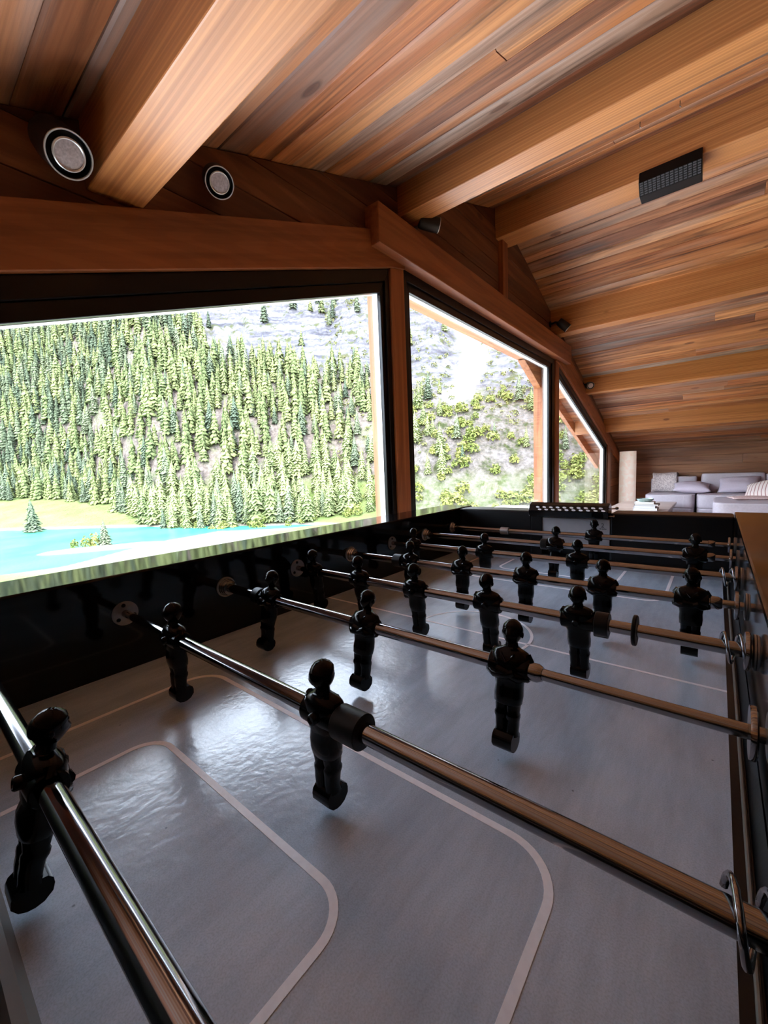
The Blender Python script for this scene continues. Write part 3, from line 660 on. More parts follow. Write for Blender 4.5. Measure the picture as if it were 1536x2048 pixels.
d1 = Vector((0, 0.05, -0.065)); nn = Vector((0, -0.065, -0.05)).normalized()
for r in range(6):
    for c in range(14):
        p = Vector((0.158+0.0240*c, 3.405, 2.05))+d1*((r+0.2)/6.2); q = p+Vector((0.017, 0, 0)); e = d1*(0.6/6.2)
        MB().add([p, q, q+e, p+e, p+nn*0.004, q+nn*0.004, q+e+nn*0.002, p+e+nn*0.002], [(0,1,2,3),(4,7,6,5),(0,4,5,1),(1,5,6,2),(2,6,7,3),(3,7,4,0)]).build('grille_bar', rb, sp)
for x, y in ((0.205, 3.02), (0.40, 2.99)):
    zz = ceil_z(y)+0.004
    h = MB().sweep([(x, y, zz), (x, y, zz-0.03), (x+0.006, y, zz-0.036)], 0.0028, 8)
    tag(h.build('ceiling_hook', PLATEM, smooth=True), 'small white steel pin sticking out of the ceiling boards, ' + ('left one of the pair' if x < 0.3 else 'right one of the pair'), 'hook', 'pins in the ceiling')

# ================================================================== SOFA CORNER
def cushion(mb, x0, x1, y0, y1, z0, z1, n=10, puff=0.02, e=6):
    """rounded upholstered block"""
    cx, cy, cz = (x0+x1)/2, (y0+y1)/2, (z0+z1)/2; rs = []
    for j in range(n+1):
        t = -1+2*j/n; ring = []
        zz = math.copysign(1-(1-abs(t))**2.2, t)
        k = (1-abs(zz)**e)**(1/e) if abs(zz) < 1 else 0.0
        k = max(k, 0.55)
        for i in range(36):
            a = 2*math.pi*i/36; c, s_ = math.cos(a), math.sin(a)
            px = math.copysign(abs(c)**(2/e), c); py = math.copysign(abs(s_)**(2/e), s_)
            kk = 1-(1-k)*0.12*1.0
            bul = puff*(1-max(abs(px), abs(py))**2) if abs(zz) > 0.95 else 0
            ring.append((cx+(x1-x0)/2*px*kk, cy+(y1-y0)/2*py*kk, cz+(z1-z0)/2*zz+math.copysign(bul, zz)))
        rs.append(ring)
    return mb.rings(rs)
def sofa(x0, x1, y0, y1, zt, lab, backs):
    s = empty('sofa_module', ((x0+x1)/2, (y0+y1)/2, ZF), label=lab, cat='sofa', group='grey leather sofa modules')
    cushion(MB(), x0, x1, y0, y1, -0.62, zt, e=9).build('seat', LEATHER, s, smooth=math.radians(50))
    cushion(MB(), x0+0.006, x1-0.006, y0+0.01, y1-0.01, ZF+0.03, -0.61, e=9).build('base', LEATHER, s, smooth=math.radians(50))
    for fx in (x0+0.07, x1-0.07):
        for fy in (y0+0.07, y1-0.07): MB().tube((fx, fy, ZF), (fx, fy, ZF+0.05), 0.02, n=12).build('foot', SPOTB, s, smooth=SH)
    for bx0, bx1, by0, by1, bz in backs:
        cushion(MB(), bx0, bx1, by0, by1, zt-0.02, bz, puff=0.012, e=7).build('back_cushion', LEATHER, s, smooth=math.radians(50))
    mb = MB(); mb.box(x0+0.03, x1-0.03, y0-0.0015, y0+0.004, zt-0.018, zt-0.014)
    mb.box(x0+(x1-x0)*0.78, x0+(x1-x0)*0.78+0.004, y0-0.0015, y0+0.004, -0.6, zt-0.02)
    mb.build('piping', plain('pale_piping', (0.62, 0.6, 0.62), rough=0.5), s)
sofa(-0.325, 0.362, 8.15, 9.10, -0.400, 'grey leather sofa module at the left end, with the cream throw on its back', [(0.03, 0.358, 8.88, 9.11, -0.125), (-0.315, 0.03, 8.90, 9.11, -0.16)])
sofa(0.375, 1.42, 8.16, 9.10, -0.400, 'grey leather sofa module in the corner, with a broad back cushion', [(0.415, 1.235, 8.86, 9.11, -0.085), (1.24, 1.415, 8.88, 9.11, -0.11)])
sofa(0.592, 1.75, 7.0, 8.13, -0.425, 'grey leather chaise module nearest the table, under the striped pillow', [])
sofa(1.44, 2.6, 8.16, 9.10, -0.400, 'grey leather sofa module at the right end, cut by the picture edge', [(1.46, 2.5, 8.86, 9.11, -0.10)])
def pillow(name, c, sx, sy, sz, rot, mat, lab, group=None, cat='pillow', seed=0):
    rg = random.Random(seed); mb = MB(); nu, nv = 22, 16
    top = []; n = nu
    for sgn in (1, -1):
        rs = []
        for j in range(nv+1):
            row = []
            for i in range(nu+1):
                u = -1+2*i/nu; v = -1+2*j/nv
                h = (max(0, (1-abs(u)**2.4))*max(0, (1-abs(v)**2.4)))**0.55
                pin = 1-0.10*(1-abs(v)**2) if abs(u) > 0.5 else 1
                pin2 = 1-0.10*(1-abs(u)**2) if abs(v) > 0.5 else 1
                wr = 0.06*math.sin(5*u+3*v+seed)*math.sin(7*v-2*u+seed*2)*h
                row.append((u*sx/2*pin, v*sy/2*pin2, sgn*sz/2*(h+wr)+0.0))
            rs.append(row)
        vs = [p for r in rs for p in r]; w = nu+1
        mb.add(vs, [(a*w+b, a*w+b+1, (a+1)*w+b+1, (a+1)*w+b) for a in range(nv) for b in range(nu)])
    me = quick_mesh(mb, name, mat, False)
    bm = bmesh.new(); bm.from_mesh(me); bmesh.ops.remove_doubles(bm, verts=bm.verts, dist=1e-4); bmesh.ops.recalc_face_normals(bm, faces=bm.faces); bm.to_mesh(me); bm.free()
    for p in me.polygons: p.use_smooth = True
    o = link(bpy.data.objects.new(name, me)); o.location = c; o.rotation_euler = rot
    return tag(o, lab, cat, group)
pillow('pillow', (0.30, 8.60, -0.300), 0.52, 0.42, 0.17, (math.radians(14), math.radians(2), 0.05), LILAC, 'lilac pillow lying flat on the left sofa seats', 'lilac pillows', seed=1)
pillow('pillow', (0.91, 8.72, -0.265), 0.54, 0.42, 0.17, (math.radians(32), math.radians(-3), -0.06), LILAC, 'lilac pillow leaning against the broad back cushion', 'lilac pillows', seed=2)
pillow('pillow', (1.16, 7.95, -0.315), 0.50, 0.45, 0.17, (math.radians(38), math.radians(-16), -0.45), STRIPE, 'cream pillow with red brown stripes at the right edge', seed=3)
pillow('folded_blanket', (1.04, 7.72, -0.405), 0.56, 0.42, 0.055, (0, 0, 0.2), pattern_mat('pink_knit', (0.72,0.54,0.50), (0.62,0.42,0.40), 60), 'folded pink knitted blanket on the chaise under the striped pillow', cat='blanket', seed=4)
# cream throw over the back cushion
mb = MB(); prof = [(8.83, -0.385), (8.842, -0.25), (8.855, -0.12), (8.875, -0.072), (8.93, -0.062), (8.985, -0.075), (9.0, -0.14)]
for j in range(2): pass
rs = []
for k, (yy, zz) in enumerate(prof):
    row = []
    for i in range(15):
        u = i/14; row.append((-0.265+0.36*u-0.03*(1-k/6)+0.01*math.sin(k*1.3), yy-0.008*math.sin(9*u+k), zz+0.006*math.sin(6*u+k*0.7)))
    rs.append(row)
vs = [p for r in rs for p in r]; fs = [(a*15+b, a*15+b+1, (a+1)*15+b+1, (a+1)*15+b) for a in range(len(prof)-1) for b in range(14)]
mb.add(vs, fs); th = mb.build('throw', THROWM, smooth=True); m = th.modifiers.new('thick', 'SOLIDIFY'); m.thickness = 0.022; m.offset = 0
tag(th, 'cream boucle throw draped over the left sofa back', 'throw')
# column lamp
lmp = empty('column_lamp', (-0.645, 8.6, ZF), label='tall cream cylinder floor lamp with a bark pattern in the corner by the window', cat='floor lamp')
MB().lathe([(0.10, 0.02), (0.132, 0.02), (0.134, 0.4), (0.133, 1.0), (0.131, 1.207), (0.124, 1.207), (0.124, 1.19), (0.01, 1.18)], (-0.645, 8.6, ZF), (0, 0, 1), 40).build('lamp_shade', LAMPM, lmp, smooth=SH)
MB().lathe([(0.01, 0), (0.125, 0), (0.125, 0.02), (0.01, 0.02)], (-0.645, 8.6, ZF), (0, 0, 1), 32).build('base', SPOTB, lmp, smooth=SH)
# low table, books
ct = empty('coffee_table', (-0.25, 7.2, ZF), label='low pale wooden coffee table carrying the books, in front of the sofa', cat='coffee table')
MB().prism([(-0.62, 6.35), (0.135, 6.35), (0.135, 8.0), (-0.62, 8.0)], 2, -0.545, -0.500).build('table_top', TABLEW, ct, bevel=0.006)
for fx in (-0.54, 0.06):
    MB().box(fx-0.03, fx+0.03, 6.45, 7.9, ZF, -0.545).build('leg', TABLEW, ct, bevel=0.004)
bk = [(-0.265, 0.02, 6.50, 6.72, 0.034, (0.80,0.80,0.82), 'white book at the bottom of the stack on the coffee table'), (-0.255, -0.005, 6.50, 6.71, 0.030, (0.55,0.62,0.68), 'pale blue book second from the bottom of the stack'),
      (-0.25, 0.03, 6.51, 6.73, 0.022, (0.16,0.11,0.10), 'dark brown book third from the bottom of the stack'), (-0.25, -0.02, 6.51, 6.71, 0.028, (0.72,0.72,0.70), 'light grey book on top of the stack')]
zb = -0.4995
for x0, x1, y0, y1, h, col, lab in bk:
    b = empty('book', ((x0+x1)/2, (y0+y1)/2, zb), label=lab, cat='book', group='books on the coffee table')
    cm = plain('book_cover', col, rough=0.4)
    mb = MB(); mb.box(x0, x1, y0, y1, zb, zb+0.003); mb.box(x0, x1, y0, y1, zb+h-0.003, zb+h); mb.box(x0, x0+0.004, y0, y1, zb, zb+h); mb.build('cover', cm, b)
    MB().box(x0+0.004, x1-0.004, y0+0.004, y1-0.004, zb+0.003, zb+h-0.003).build('pages', PAPER, b)
    zb += h+0.0003
ds = MB().lathe([(0.02, 0.0), (0.07, 0.0), (0.098, 0.022), (0.103, 0.040), (0.098, 0.040), (0.088, 0.022), (0.06, 0.008), (0.001, 0.008)], (-0.135, 6.61, zb), (0, 0, 1), 32)
gm, gnt, gb = newmat('green_glass'); gb.inputs['Base Color'].default_value = (0.55, 0.72, 0.66, 1); gb.inputs['Roughness'].default_value = 0.08; gb.inputs['Transmission Weight'].default_value = 0.6
tag(ds.build('glass_dish', gm, smooth=SH), 'greenish glass dish on top of the book stack', 'dish')

# ================================================================== OUTSIDE
ter = MB().box(-4.1, -1.0, 0.6, YF+2, ZF-0.25, ZF-0.08).build('bounce_slab', BOUNCEM); tag(ter, 'added unseen pale slab outside the windows, bouncing light onto the ceiling', kind='structure')  # added unseen: bounces light onto the ceiling, cut short to darken the near corner
LAKE = -24.6
Fh = Vector((math.sin(YAW), math.cos(YAW))); Rh = Vector((math.cos(YAW), -math.sin(YAW)))
def sst(a, b, x): t = np.clip((x-a)/(b-a), 0, 1); return t*t*(3-2*t)
def vnoise(x, y, seed=0):
    xi = np.floor(x).astype(int); yi = np.floor(y).astype(int); fx = x-xi; fy = y-yi
    def h(a, b):
        n = (a*374761393+b*668265263+seed*1442695041) & 0xffffffff
        n = ((n ^ (n >> 13))*1274126177) & 0xffffffff
        return ((n ^ (n >> 16)) & 0xffff)/65535.0
    u = fx*fx*(3-2*fx); v = fy*fy*(3-2*fy)
    return (h(xi, yi)*(1-u)+h(xi+1, yi)*u)*(1-v)+(h(xi, yi+1)*(1-u)+h(xi+1, yi+1)*u)*v
def fbm(x, y, o=4, seed=0):
    s = 0; a = 0.5
    for k in range(o): s = s+a*(vnoise(x*2**k, y*2**k, seed+k)-0.5); a *= 0.5
    return s
def ground(D, Wd):
    """height relative to the rods plane for forward distance D and sideways distance Wd"""
    a = Wd/np.maximum(D, 1)
    dn = np.interp(Wd, [-300, -112, -95, -86, -74, -40, -20, 0], [100, 106, 122, 165, 184, 187, 190, 205])
    df = np.interp(Wd, [-300, -166, -89, -72, -40, -26, -10], [230, 222, 209, 206, 198, 192, 180])
    dn = dn+6*fbm(D/25, Wd/25, 3, 5); df = df+8*fbm(Wd/22, D/50, 3, 9)
    ins = np.minimum(D-dn, df-D)
    base = LAKE+0.9+1.4*fbm(D/30, Wd/30, 4, 1)
    h = base-3.0*sst(-4, 6, ins)
    isl = 1-np.hypot(((D-152)*0.40+(Wd+104)*0.917)/25, (-(D-152)*0.917+(Wd+104)*0.40)/6.5)
    h = np.maximum(h, LAKE+0.75+0.5*fbm(D/6, Wd/6, 2, 3)-3.2*(1-sst(-0.3, 0.35, isl)))
    # bank below the house
    h = h+(20-0.35*np.maximum(D-8, 0)).clip(0, 20)*(1-sst(40, 60, D))
    # beyond the lake: meadow, then the mountain
    d0 = np.interp(a, [-1.2, -0.85, -0.70, -0.55, -0.1, 0.1, 0.5], [310, 300, 275, 214, 203, 172, 160])
    hm = np.maximum(D-df-2, 0); mead = np.minimum(hm, np.maximum(d0-df, 0))*0.20
    sl_ = np.interp(a, [-1.2, -0.6, -0.2, 0.1, 0.5], [1.1, 1.15, 1.0, 0.92, 0.95])
    up = np.maximum(D-d0, 0); mt = up*sl_*sst(-5, 60, up)
    nz = 26*fbm(D/90, Wd/90, 5, 21)+9*fbm(D/28, Wd/28, 4, 33)
    mt = mt+nz*sst(10, 120, up)
    gully = np.exp(-((a-0.20-0.05*(D-350)/200)/0.035)**2)
    mt = mt-14*gully*sst(30, 150, up)
    lim = 0.475*D+10*fbm(D/60, Wd/60, 3, 77)
    tot = h+mead+mt
    return np.where((tot > lim) & (D > 300), lim*0+0.475*np.minimum(D, 640)+10*fbm(Wd/60, D/60, 3, 8), tot)
az = np.unique(np.concatenate([np.linspace(-math.pi, -0.95, 60), np.linspace(-0.95, 0.66, 460), np.linspace(0.66, math.pi, 60)]))
rr = np.concatenate([np.linspace(7, 90, 30), np.linspace(92, 215, 120), np.linspace(216.5, 640, 260), np.linspace(660, 1000, 20)])
A, Rg = np.meshgrid(az, rr); Ac = np.clip(A, -0.95, 0.80)
Dm = Rg; Wm = Dm*np.tan(Ac)       # rr counts forward distance inside the front fan
fan = np.abs(A-Ac) < 1e-9
Hh = ground(Dm, Wm)
back = sst(0.15, 1.1, np.abs(A-Ac)); Hh = Hh*(1-back)+(-4.5+0.05*Rg)*back
X2 = np.where(fan, Dm, Dm/np.cos(Ac)*np.cos(A)); Y2 = np.where(fan, Wm, Dm/np.cos(Ac)*np.sin(A))
VX = CAM.x+X2*Fh.x+Y2*Rh.x; VY = CAM.y+X2*Fh.y+Y2*Rh.y
el = Hh-CAM.z; el = el/np.maximum(Dm, 1); aa = np.tan(Ac)
def rockmask(a, e):
    line = np.interp(a, [-1.0, -0.62, -0.52, -0.33, -0.15, 0.0, 0.06, 0.2, 0.5], [0.56, 0.48, 0.385, 0.285, 0.235, 0.235, 0.19, 0.17, 0.17])
    return sst(-0.015, 0.03, e-line+0.06*fbm(a*14, e*14, 3, 50))
rock = rockmask(aa, el)
Hh2 = Hh+rock*sst(250, 300, Dm)*(9*np.abs(fbm(aa*40+Hh/60, Hh/14, 3, 61))*2-3)
mead = (1-sst(-0.035, 0.0, el))*(1-0.75*sst(-0.03, 0.06, aa))
snow = np.exp(-((aa-0.21-0.02*np.sin(el*30)-0.10*(el-0.25))/0.022)**2)*sst(0.13, 0.19, el)*(1-sst(0.30, 0.36, el))
scree = sst(-0.02, 0.10, aa)*(1-rock)
nr, na = A.shape
V = np.stack([VX, VY, Hh2], -1).reshape(-1, 3)
idx = np.arange(nr*na).reshape(nr, na)
FQ = np.stack([idx[:-1, :-1], idx[:-1, 1:], idx[1:, 1:], idx[1:, :-1]], -1).reshape(-1, 4)
def terrain_mat():
    m, nt, b = newmat('alpine_ground'); L = nt.links.new
    tc = N(nt, 'ShaderNodeTexCoord')
    def noise(sc, det=5, vec=None, s3=None):
        n = N(nt, 'ShaderNodeTexNoise'); n.inputs['Scale'].default_value = sc; n.inputs['Detail'].default_value = det; n.inputs['Roughness'].default_value = 0.65
        if s3:
            mp = N(nt, 'ShaderNodeMapping'); mp.inputs['Scale'].default_value = s3; mp.inputs['Rotation'].default_value = (0.35, 0.25, 0.6); L(tc.outputs['Object'], mp.inputs[0]); L(mp.outputs[0], n.inputs['Vector'])
        else: L(tc.outputs['Object'], n.inputs['Vector'])
        return n.outputs[0]
    def at(n):
        q = N(nt, 'ShaderNodeAttribute'); q.attribute_name = n; return q.outputs['Fac']
    dry = ramp(nt, [(0.3, (0.085,0.068,0.06)), (0.5, (0.135,0.112,0.10)), (0.7, (0.11,0.125,0.065))], noise(0.09)).outputs[0]
    dry = mixc(nt, dry, ramp(nt, [(0.35, (0.5,0.5,0.5)), (0.65, (1.3,1.3,1.3))], noise(0.5)).outputs[0], 0.8, 'MULTIPLY')
    gr = ramp(nt, [(0.3, (0.075,0.115,0.03)), (0.5, (0.105,0.14,0.045)), (0.68, (0.13,0.14,0.06))], noise(0.06)).outputs[0]
    sc_ = ramp(nt, [(0.38, (0.032,0.041,0.016)), (0.47, (0.081,0.074,0.063)), (0.62, (0.117,0.105,0.102))], noise(0.16, 7)).outputs[0]
    sc_ = mixc(nt, sc_, ramp(nt, [(0.35, (0.5,0.52,0.5)), (0.6, (1.25,1.2,1.2))], noise(0.6, 4)).outputs[0], 0.8, 'MULTIPLY')
    rk = ramp(nt, [(0.33, (0.029,0.029,0.038)), (0.5, (0.088,0.086,0.096)), (0.7, (0.140,0.134,0.140))], noise(1.0, 6, s3=(0.03, 0.03, 0.22))).outputs[0]
    rk = mixc(nt, rk, ramp(nt, [(0.35, (0.5,0.5,0.54)), (0.6, (1.2,1.2,1.2))], noise(0.35, 5)).outputs[0], 0.7, 'MULTIPLY')
    rk = mixc(nt, rk, ramp(nt, [(0.55, (0.0,)*3), (0.62, (1,)*3)], noise(0.13, 4)).outputs[0], 0.0)
    veg = ramp(nt, [(0.55, (0,)*3), (0.63, (1,)*3)], noise(0.11, 6)).outputs[0]
    rk = mixc(nt, rk, (0.045,0.050,0.022), veg)
    c = mixc(nt, dry, sc_, at('scree')); c = mixc(nt, c, rk, at('rock')); c = mixc(nt, c, gr, at('meadow')); c = mixc(nt, c, (0.383,0.383,0.396), at('snow'))
    shore = at('shore'); c = mixc(nt, c, (0.162,0.146,0.124), shore)
    L(c, b.inputs['Base Color']); b.inputs['Roughness'].default_value = 0.9; b.inputs['Specular IOR Level'].default_value = 0.1
    bp = N(nt, 'ShaderNodeBump'); bp.inputs['Strength'].default_value = 0.8; bp.inputs['Distance'].default_value = 2.0
    L(noise(0.4, 6), bp.inputs['Height']); L(bp.outputs[0], b.inputs['Normal'])
    return m
shore = (1-sst(0.5, 1.3, np.abs(Hh-LAKE)))*(Dm < 240)*sst(100, 125, Dm)
ter = bulk('mountainside', V, FQ, terrain_mat(), {'rock': rock.ravel(), 'meadow': mead.ravel(), 'snow': snow.ravel(), 'scree': scree.ravel(), 'shore': shore.ravel()})
for p in ter.data.polygons: p.use_smooth = True
tag(ter, 'steep alpine mountainside with cliffs, scree and meadow rising behind the lake', kind='structure')
def lake_mat():
    m, nt, b = newmat('turquoise_water'); tc = N(nt, 'ShaderNodeTexCoord')
    n = N(nt, 'ShaderNodeTexNoise'); n.inputs['Scale'].default_value = 0.9; n.inputs['Detail'].default_value = 4; nt.links.new(tc.outputs['Object'], n.inputs['Vector'])
    n2 = N(nt, 'ShaderNodeTexNoise'); n2.inputs['Scale'].default_value = 0.04; nt.links.new(tc.outputs['Object'], n2.inputs['Vector'])
    r = ramp(nt, [(0.35, (0.018,0.15,0.10)), (0.65, (0.045,0.21,0.14))], n2.outputs[0]); nt.links.new(r.outputs[0], b.inputs['Base Color'])
    b.inputs['Roughness'].default_value = 0.3; b.inputs['Specular IOR Level'].default_value = 0.25
    bp = N(nt, 'ShaderNodeBump'); bp.inputs['Strength'].default_value = 0.35; bp.inputs['Distance'].default_value = 0.3
    nt.links.new(n.outputs[0], bp.inputs['Height']); nt.links.new(bp.outputs[0], b.inputs['Normal']); return m
def at_dw(D, w): return (CAM.x+D*Fh.x+w*Rh.x, CAM.y+D*Fh.y+w*Rh.y)
lk = MB(); pts = [at_dw(95, -330), at_dw(95, -40), at_dw(160, -8), at_dw(215, -8), at_dw(240, -330)]
lk.prism([tuple(p) for p in pts], 2, LAKE-0.05, LAKE); lo = lk.build('lake', lake_mat()); tag(lo, 'turquoise mountain lake below the house', kind='structure')

# --- trees
def tree_mat(name, lo_, hi_, per_object):
    m, nt, b = newmat(name); L = nt.links.new
    if per_object: src = N(nt, 'ShaderNodeObjectInfo').outputs['Random']
    else:
        q = N(nt, 'ShaderNodeAttribute'); q.attribute_name = 'tint'; src = q.outputs['Fac']
    c = ramp(nt, [(0.0, lo_), (1.0, hi_)], src).outputs[0]
    tc = N(nt, 'ShaderNodeTexCoord'); n = N(nt, 'ShaderNodeTexNoise'); n.inputs['Scale'].default_value = 0.5; n.inputs['Detail'].default_value = 3; L(tc.outputs['Object'], n.inputs['Vector'])
    c = mixc(nt, c, ramp(nt, [(0.3, (0.65,0.7,0.65)), (0.7, (1.3,1.25,1.2))], n.outputs[0]).outputs[0], 0.8, 'MULTIPLY')
    L(c, b.inputs['Base Color']); b.inputs['Roughness'].default_value = 0.8; b.inputs['Specular IOR Level'].default_value = 0.15
    return m
SPL, SPH = (0.062,0.083,0.058), (0.135,0.158,0.095)  # spruce and larch tones paled and greyed, distance haze put into the colour
LAL, LAH = (0.118,0.148,0.064), (0.205,0.228,0.10)
SP1, SP2 = tree_mat('spruce_needles', SPL, SPH, True), tree_mat('spruce_needles_far', SPL, SPH, False)
LA1, LA2 = tree_mat('larch_needles', LAL, LAH, True), tree_mat('larch_needles_far', LAL, LAH, False)
BU1, BU2 = tree_mat('spring_leaves', (0.12,0.15,0.04), (0.22,0.23,0.07), True), tree_mat('spring_leaves_far', (0.12,0.13,0.045), (0.21,0.22,0.08), False)
BARK = plain('grey_bark', (0.16, 0.12, 0.10), rough=0.9)
def conifer(seed, tiers, nb_, slim):
    """unit-height conifer of drooping branch blades; returns verts, tris"""
    rg = random.Random(seed); vs = []; fs = []
    # trunk
    b = len(vs)
    for k in range(5):
        a = 2*math.pi*k/5; vs.append((0.012*math.cos(a), 0.012*math.sin(a), -0.02))
    vs.append((0, 0, 0.95)); fs += [(b+k, b+(k+1) % 5, b+5) for k in range(5)]
    for t in range(tiers):
        u = t/(tiers-1); z0 = 0.10+0.86*u; R = slim*((1-u)**0.75+0.04)*rg.uniform(0.85, 1.12); th = 0.86/tiers
        ph = rg.uniform(0, 6.28)
        n = max(4, int(nb_*(1-0.45*u)))
        for k in range(n):
            a = ph+2*math.pi*(k+rg.uniform(-0.25, 0.25))/n; r = R*rg.uniform(0.72, 1.15); hw = 2.2*r/n*rg.uniform(0.8, 1.2)+0.004
            ca, sa = math.cos(a), math.sin(a); dr = th*rg.uniform(0.6, 1.5)
            b = len(vs)
            vs += [(0.01*ca, 0.01*sa, z0+th*1.1), (0.62*r*ca-hw*sa, 0.62*r*sa+hw*ca, z0-dr*0.25), (r*ca, r*sa, z0-dr), (0.62*r*ca+hw*sa, 0.62*r*sa-hw*ca, z0-dr*0.25), (0.45*r*ca, 0.45*r*sa, z0-dr*0.9)]
            fs += [(b, b+1, b+2), (b, b+2, b+3), (b+1, b+4, b+2), (b+2, b+4, b+3)]
    return np.array(vs), np.array(fs)
def shrub(seed, n=90):
    rg = random.Random(seed); vs = []; fs = []
    for k in range(n):
        d = Vector((rg.gauss(0, 1), rg.gauss(0, 1), abs(rg.gauss(0, 0.9))+0.1)).normalized(); c = Vector((d.x*0.42, d.y*0.42, 0.12+d.z*0.75))*rg.uniform(0.6, 1.0)
        u = d.orthogonal().normalized(); w = d.cross(u); s_ = rg.uniform(0.07, 0.14); a = rg.uniform(0, 6.28)
        u, w = u*math.cos(a)+w*math.sin(a), w*math.cos(a)-u*math.sin(a)
        b = len(vs); t = d*s_*rg.uniform(0.1, 0.7)
        vs += [c-u*s_-t, c-w*s_*0.6, c+u*s_-t, c+w*s_*0.6+t]
        fs += [(b, b+1, b+2), (b, b+2, b+3)]
    for k in range(3):
        a = k*2.1; b = len(vs); vs += [(0.02, 0, -0.03), (-0.02, 0.02, -0.03), (0.25*math.cos(a), 0.25*math.sin(a), 0.6)]; fs += [(b, b+1, b+2)]
    return np.array([tuple(v) for v in vs]), np.array(fs)
def gz(D, w): 
    D = np.atleast_1d(np.asarray(D, float)); w = np.atleast_1d(np.asarray(w, float)); h = ground(D, w)
    return h
def stretch(a):
    if a < -0.72: return 'above the lakeside meadow'
    if a < -0.48: return 'behind the lake island'
    if a < -0.25: return 'in the middle of the big window'
    if a < 0.03: return 'near the right edge of the big window'
    return 'on the scree in the middle window'
# candidate spots by forward distance and bearing
spots = []
D = 205.0
while D < 620:
    n = int(110); sp_ = 5.4
    amin, amax = -1.0, 0.56
    na_ = int((amax-amin)*D/sp_)
    a = amin+(np.arange(na_)+RNG.uniform(-0.45, 0.45, na_))*(amax-amin)/na_
    dd = D+RNG.uniform(-3.2, 3.2, na_)
    spots.append(np.stack([dd, a], 1)); D += 6.2
spots = np.concatenate(spots)
gh = gz(spots[:, 0], spots[:, 0]*spots[:, 1]); e = (gh-CAM.z)/spots[:, 0]
rk_ = rockmask(spots[:, 1], e); n_ = fbm(spots[:, 0]/45, spots[:, 0]*spots[:, 1]/45, 3, 91)
d0_ = np.interp(spots[:, 1], [-1.2, -0.85, -0.70, -0.55, -0.1, 0.1, 0.5], [310, 300, 275, 208, 203, 172, 160])
dens = np.where(spots[:, 1] < -0.1, 0.95, np.interp(spots[:, 1], [-0.1, 0.0, 0.1, 0.2, 0.5], [0.85, 0.7, 0.5, 0.12, 0.2]))
dens = dens*(1-0.93*rk_)*(spots[:, 0] > d0_-4)*(e < 0.52)
dens = np.where((n_ < -0.27), dens*0.3, dens)
dens = dens*(np.exp(-((spots[:, 1]-0.22)/0.05)**2)*-0.95+1)
keep = RNG.uniform(0, 1, len(spots)) < dens
T = spots[keep]; TH = gh[keep]; TE = e[keep]
larch_p = np.clip(np.interp(T[:, 1], [-1, -0.7, -0.45, -0.1, 0.4], [0.35, 0.42, 0.60, 0.70, 0.75])+np.interp(TE, [0, 0.1, 0.25, 0.42], [0.12, 0.02, 0.0, -0.35])+1.1*fbm(T[:, 0]/60, T[:, 0]*T[:, 1]/60, 2, 14), 0.04, 0.95)
isl = RNG.uniform(0, 1, len(T)) < larch_p
hgt = RNG.uniform(13, 25, len(T))*np.interp(T[:, 1], [-1, -0.2, 0.1, 0.5], [1.05, 0.95, 0.7, 0.6])
order = np.argsort(T[:, 0])
CV = {True: [conifer(s, 15, 11, 0.225) for s in (11, 12, 13, 14)], False: [conifer(s, 17, 11, 0.20) for s in (21, 22, 23, 24)]}
CVF = {True: [conifer(s, 10, 8, 0.225) for s in (31, 32, 33)], False: [conifer(s, 11, 8, 0.20) for s in (41, 42, 43)]}
def npmesh(name, v, f, mat):
    me = bpy.data.meshes.new(name); me.from_pydata([tuple(x) for x in v], [], [tuple(x) for x in f]); me.materials.append(mat); return me
CM = {k: [npmesh('conifer', v, f, LA1 if k else SP1) for v, f in CV[k]] for k in CV}
cnt = {True: 0, False: 0}; rest = {True: [], False: []}
for q in order:
    D, a = T[q]; k = bool(isl[q])
    if cnt[k] < 150 and -0.97 < a < 0.5:
        cnt[k] += 1
        o = link(bpy.data.objects.new('larch_tree' if k else 'spruce_tree', random.choice(CM[k])))
        x, y = at_dw(D, D*a); o.location = (x, y, TH[q]-0.4); h = hgt[q]; o.scale = (h*random.uniform(0.9, 1.15),)*2+(h,); o.rotation_euler = (0, 0, random.uniform(0, 6.28))
        if k: tag(o, 'light green larch '+stretch(a), 'tree', 'larches '+stretch(a))
        else: tag(o, 'dark green spruce '+stretch(a), 'tree', 'spruces '+stretch(a))
    else: rest[k].append(q)
def scatter(name, tmpl, P, hs, mat, lab, wide=1.0):
    vs = []; fs = []; ts = []; off = 0
    for (D, a, g), h in zip(P, hs):
        v, f = tmpl[RNG.integers(len(tmpl))]; th = RNG.uniform(0, 6.28); c, s_ = math.cos(th), math.sin(th)
        x, y = at_dw(D, D*a); w = h*wide*RNG.uniform(0.9, 1.15)
        vv = np.stack([x+w*(v[:, 0]*c-v[:, 1]*s_), y+w*(v[:, 0]*s_+v[:, 1]*c), g-0.4+h*v[:, 2]], 1)
        vs.append(vv); fs.append(f+off); off += len(v); ts.append(np.full(len(v), RNG.uniform(0, 1)))
    o = bulk(name, np.concatenate(vs), np.concatenate(fs), mat, {'tint': np.concatenate(ts)})
    return tag(o, lab, None, None, 'stuff')
for k in (True, False):
    qs = rest[k]; P = [(T[q][0], T[q][1], TH[q]) for q in qs]
    scatter('larch_forest' if k else 'spruce_forest', CVF[k], P, hgt[qs], LA2 if k else SP2, 'light green larches higher up the mountainside' if k else 'dark green spruces higher up the mountainside')
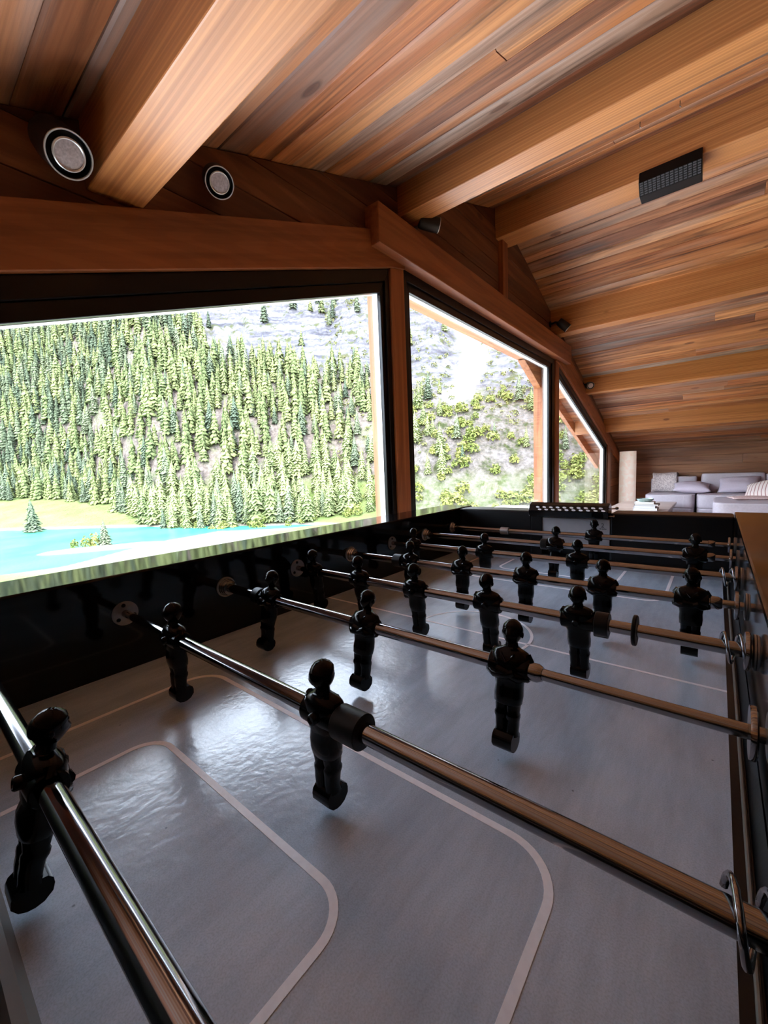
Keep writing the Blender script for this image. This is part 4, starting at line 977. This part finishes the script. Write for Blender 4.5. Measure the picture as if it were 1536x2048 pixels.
# shrubs
SV = [shrub(s) for s in (1, 2, 3, 4)]
SM = [npmesh('shrub', v, f, BU1) for v, f in SV]
n = 280; a = np.concatenate([RNG.uniform(0.06, 0.58, 240), RNG.uniform(-0.5, 0.06, 40)]); dd = np.where(a > 0.06, RNG.uniform(140, 235, n), RNG.uniform(196, 216, n))
g = gz(dd, dd*a)
for D_, a_, g_ in zip(dd, a, g):
    o = link(bpy.data.objects.new('shrub', random.choice(SM))); x, y = at_dw(D_, D_*a_); h = random.uniform(4, 8.5)
    o.location = (x, y, g_-0.3); o.scale = (h*random.uniform(0.9, 1.3),)*2+(h,); o.rotation_euler = (0, 0, random.uniform(0, 6.28))
    wh = 'on the lake shore below the larches' if a_ < 0.06 else 'at the scree foot, left in the middle window' if a_ < 0.2 else 'at the scree foot, right in the middle window' if a_ < 0.42 else 'seen through the window beside the column lamp'
    tag(o, 'fresh green leafy shrub '+wh, 'shrub', 'leafy shrubs '+wh)
n = 5200; a = RNG.uniform(-0.12, 0.58, n); dd = RNG.uniform(215, 560, n); g = gz(dd, dd*a); ee = (g-CAM.z)/dd
ok = (np.exp(-((a-0.21)/0.03)**2) < 0.3) & (RNG.uniform(0, 1, n) < np.interp(ee, [0, 0.12, 0.3, 0.5], [0.9, 0.6, 0.4, 0.2])+fbm(dd/40, dd*a/40, 3, 4))
scatter('scrub', [shrub(s, 26) for s in (51, 52, 53)], [(x, y, z_) for x, y, z_ in zip(dd[ok], a[ok], g[ok])], RNG.uniform(1.5, 4.5, ok.sum()), BU2, 'sparse green scrub dotted over the scree slope', 1.2)
# single trees standing apart
def lone(name, D, a, h, me, lab, wide=1.0):
    w = D*a; g = max(float(gz(D, w)[0]), LAKE); x, y = at_dw(D, w)
    o = link(bpy.data.objects.new(name, me)); o.location = (x, y, g-0.2); o.scale = (h*wide, h*wide, h); o.rotation_euler = (0, 0, 1.3); tag(o, lab, 'tree')
lone('spruce_tree', 157, (203-768)/817, 10.5, CM[False][0], 'small dark spruce alone on the island spit', 1.35)
lone('spruce_tree', 214, (62-768)/817, 17.5, CM[False][1], 'single grey green spruce on the meadow shore at the far left', 1.35)
for k, (D, px, h) in enumerate([(154, 165, 6.0), (156, 182, 7.0), (155, 140, 4.5)]):
    lone('willow_shrub', D, (px-768)/817, h, SM[k], ['yellow green willow bush left of the island spruce', 'tallest yellow green willow bush beside the island spruce', 'low yellow green willow bush at the left of the island'][k], 0.8)

# ------------------------------------------------------------------ put the floor at z = 0
for o in list(SC.objects):
    if o.parent is None and o.type in ('MESH', 'EMPTY'): o.location.z += ZO
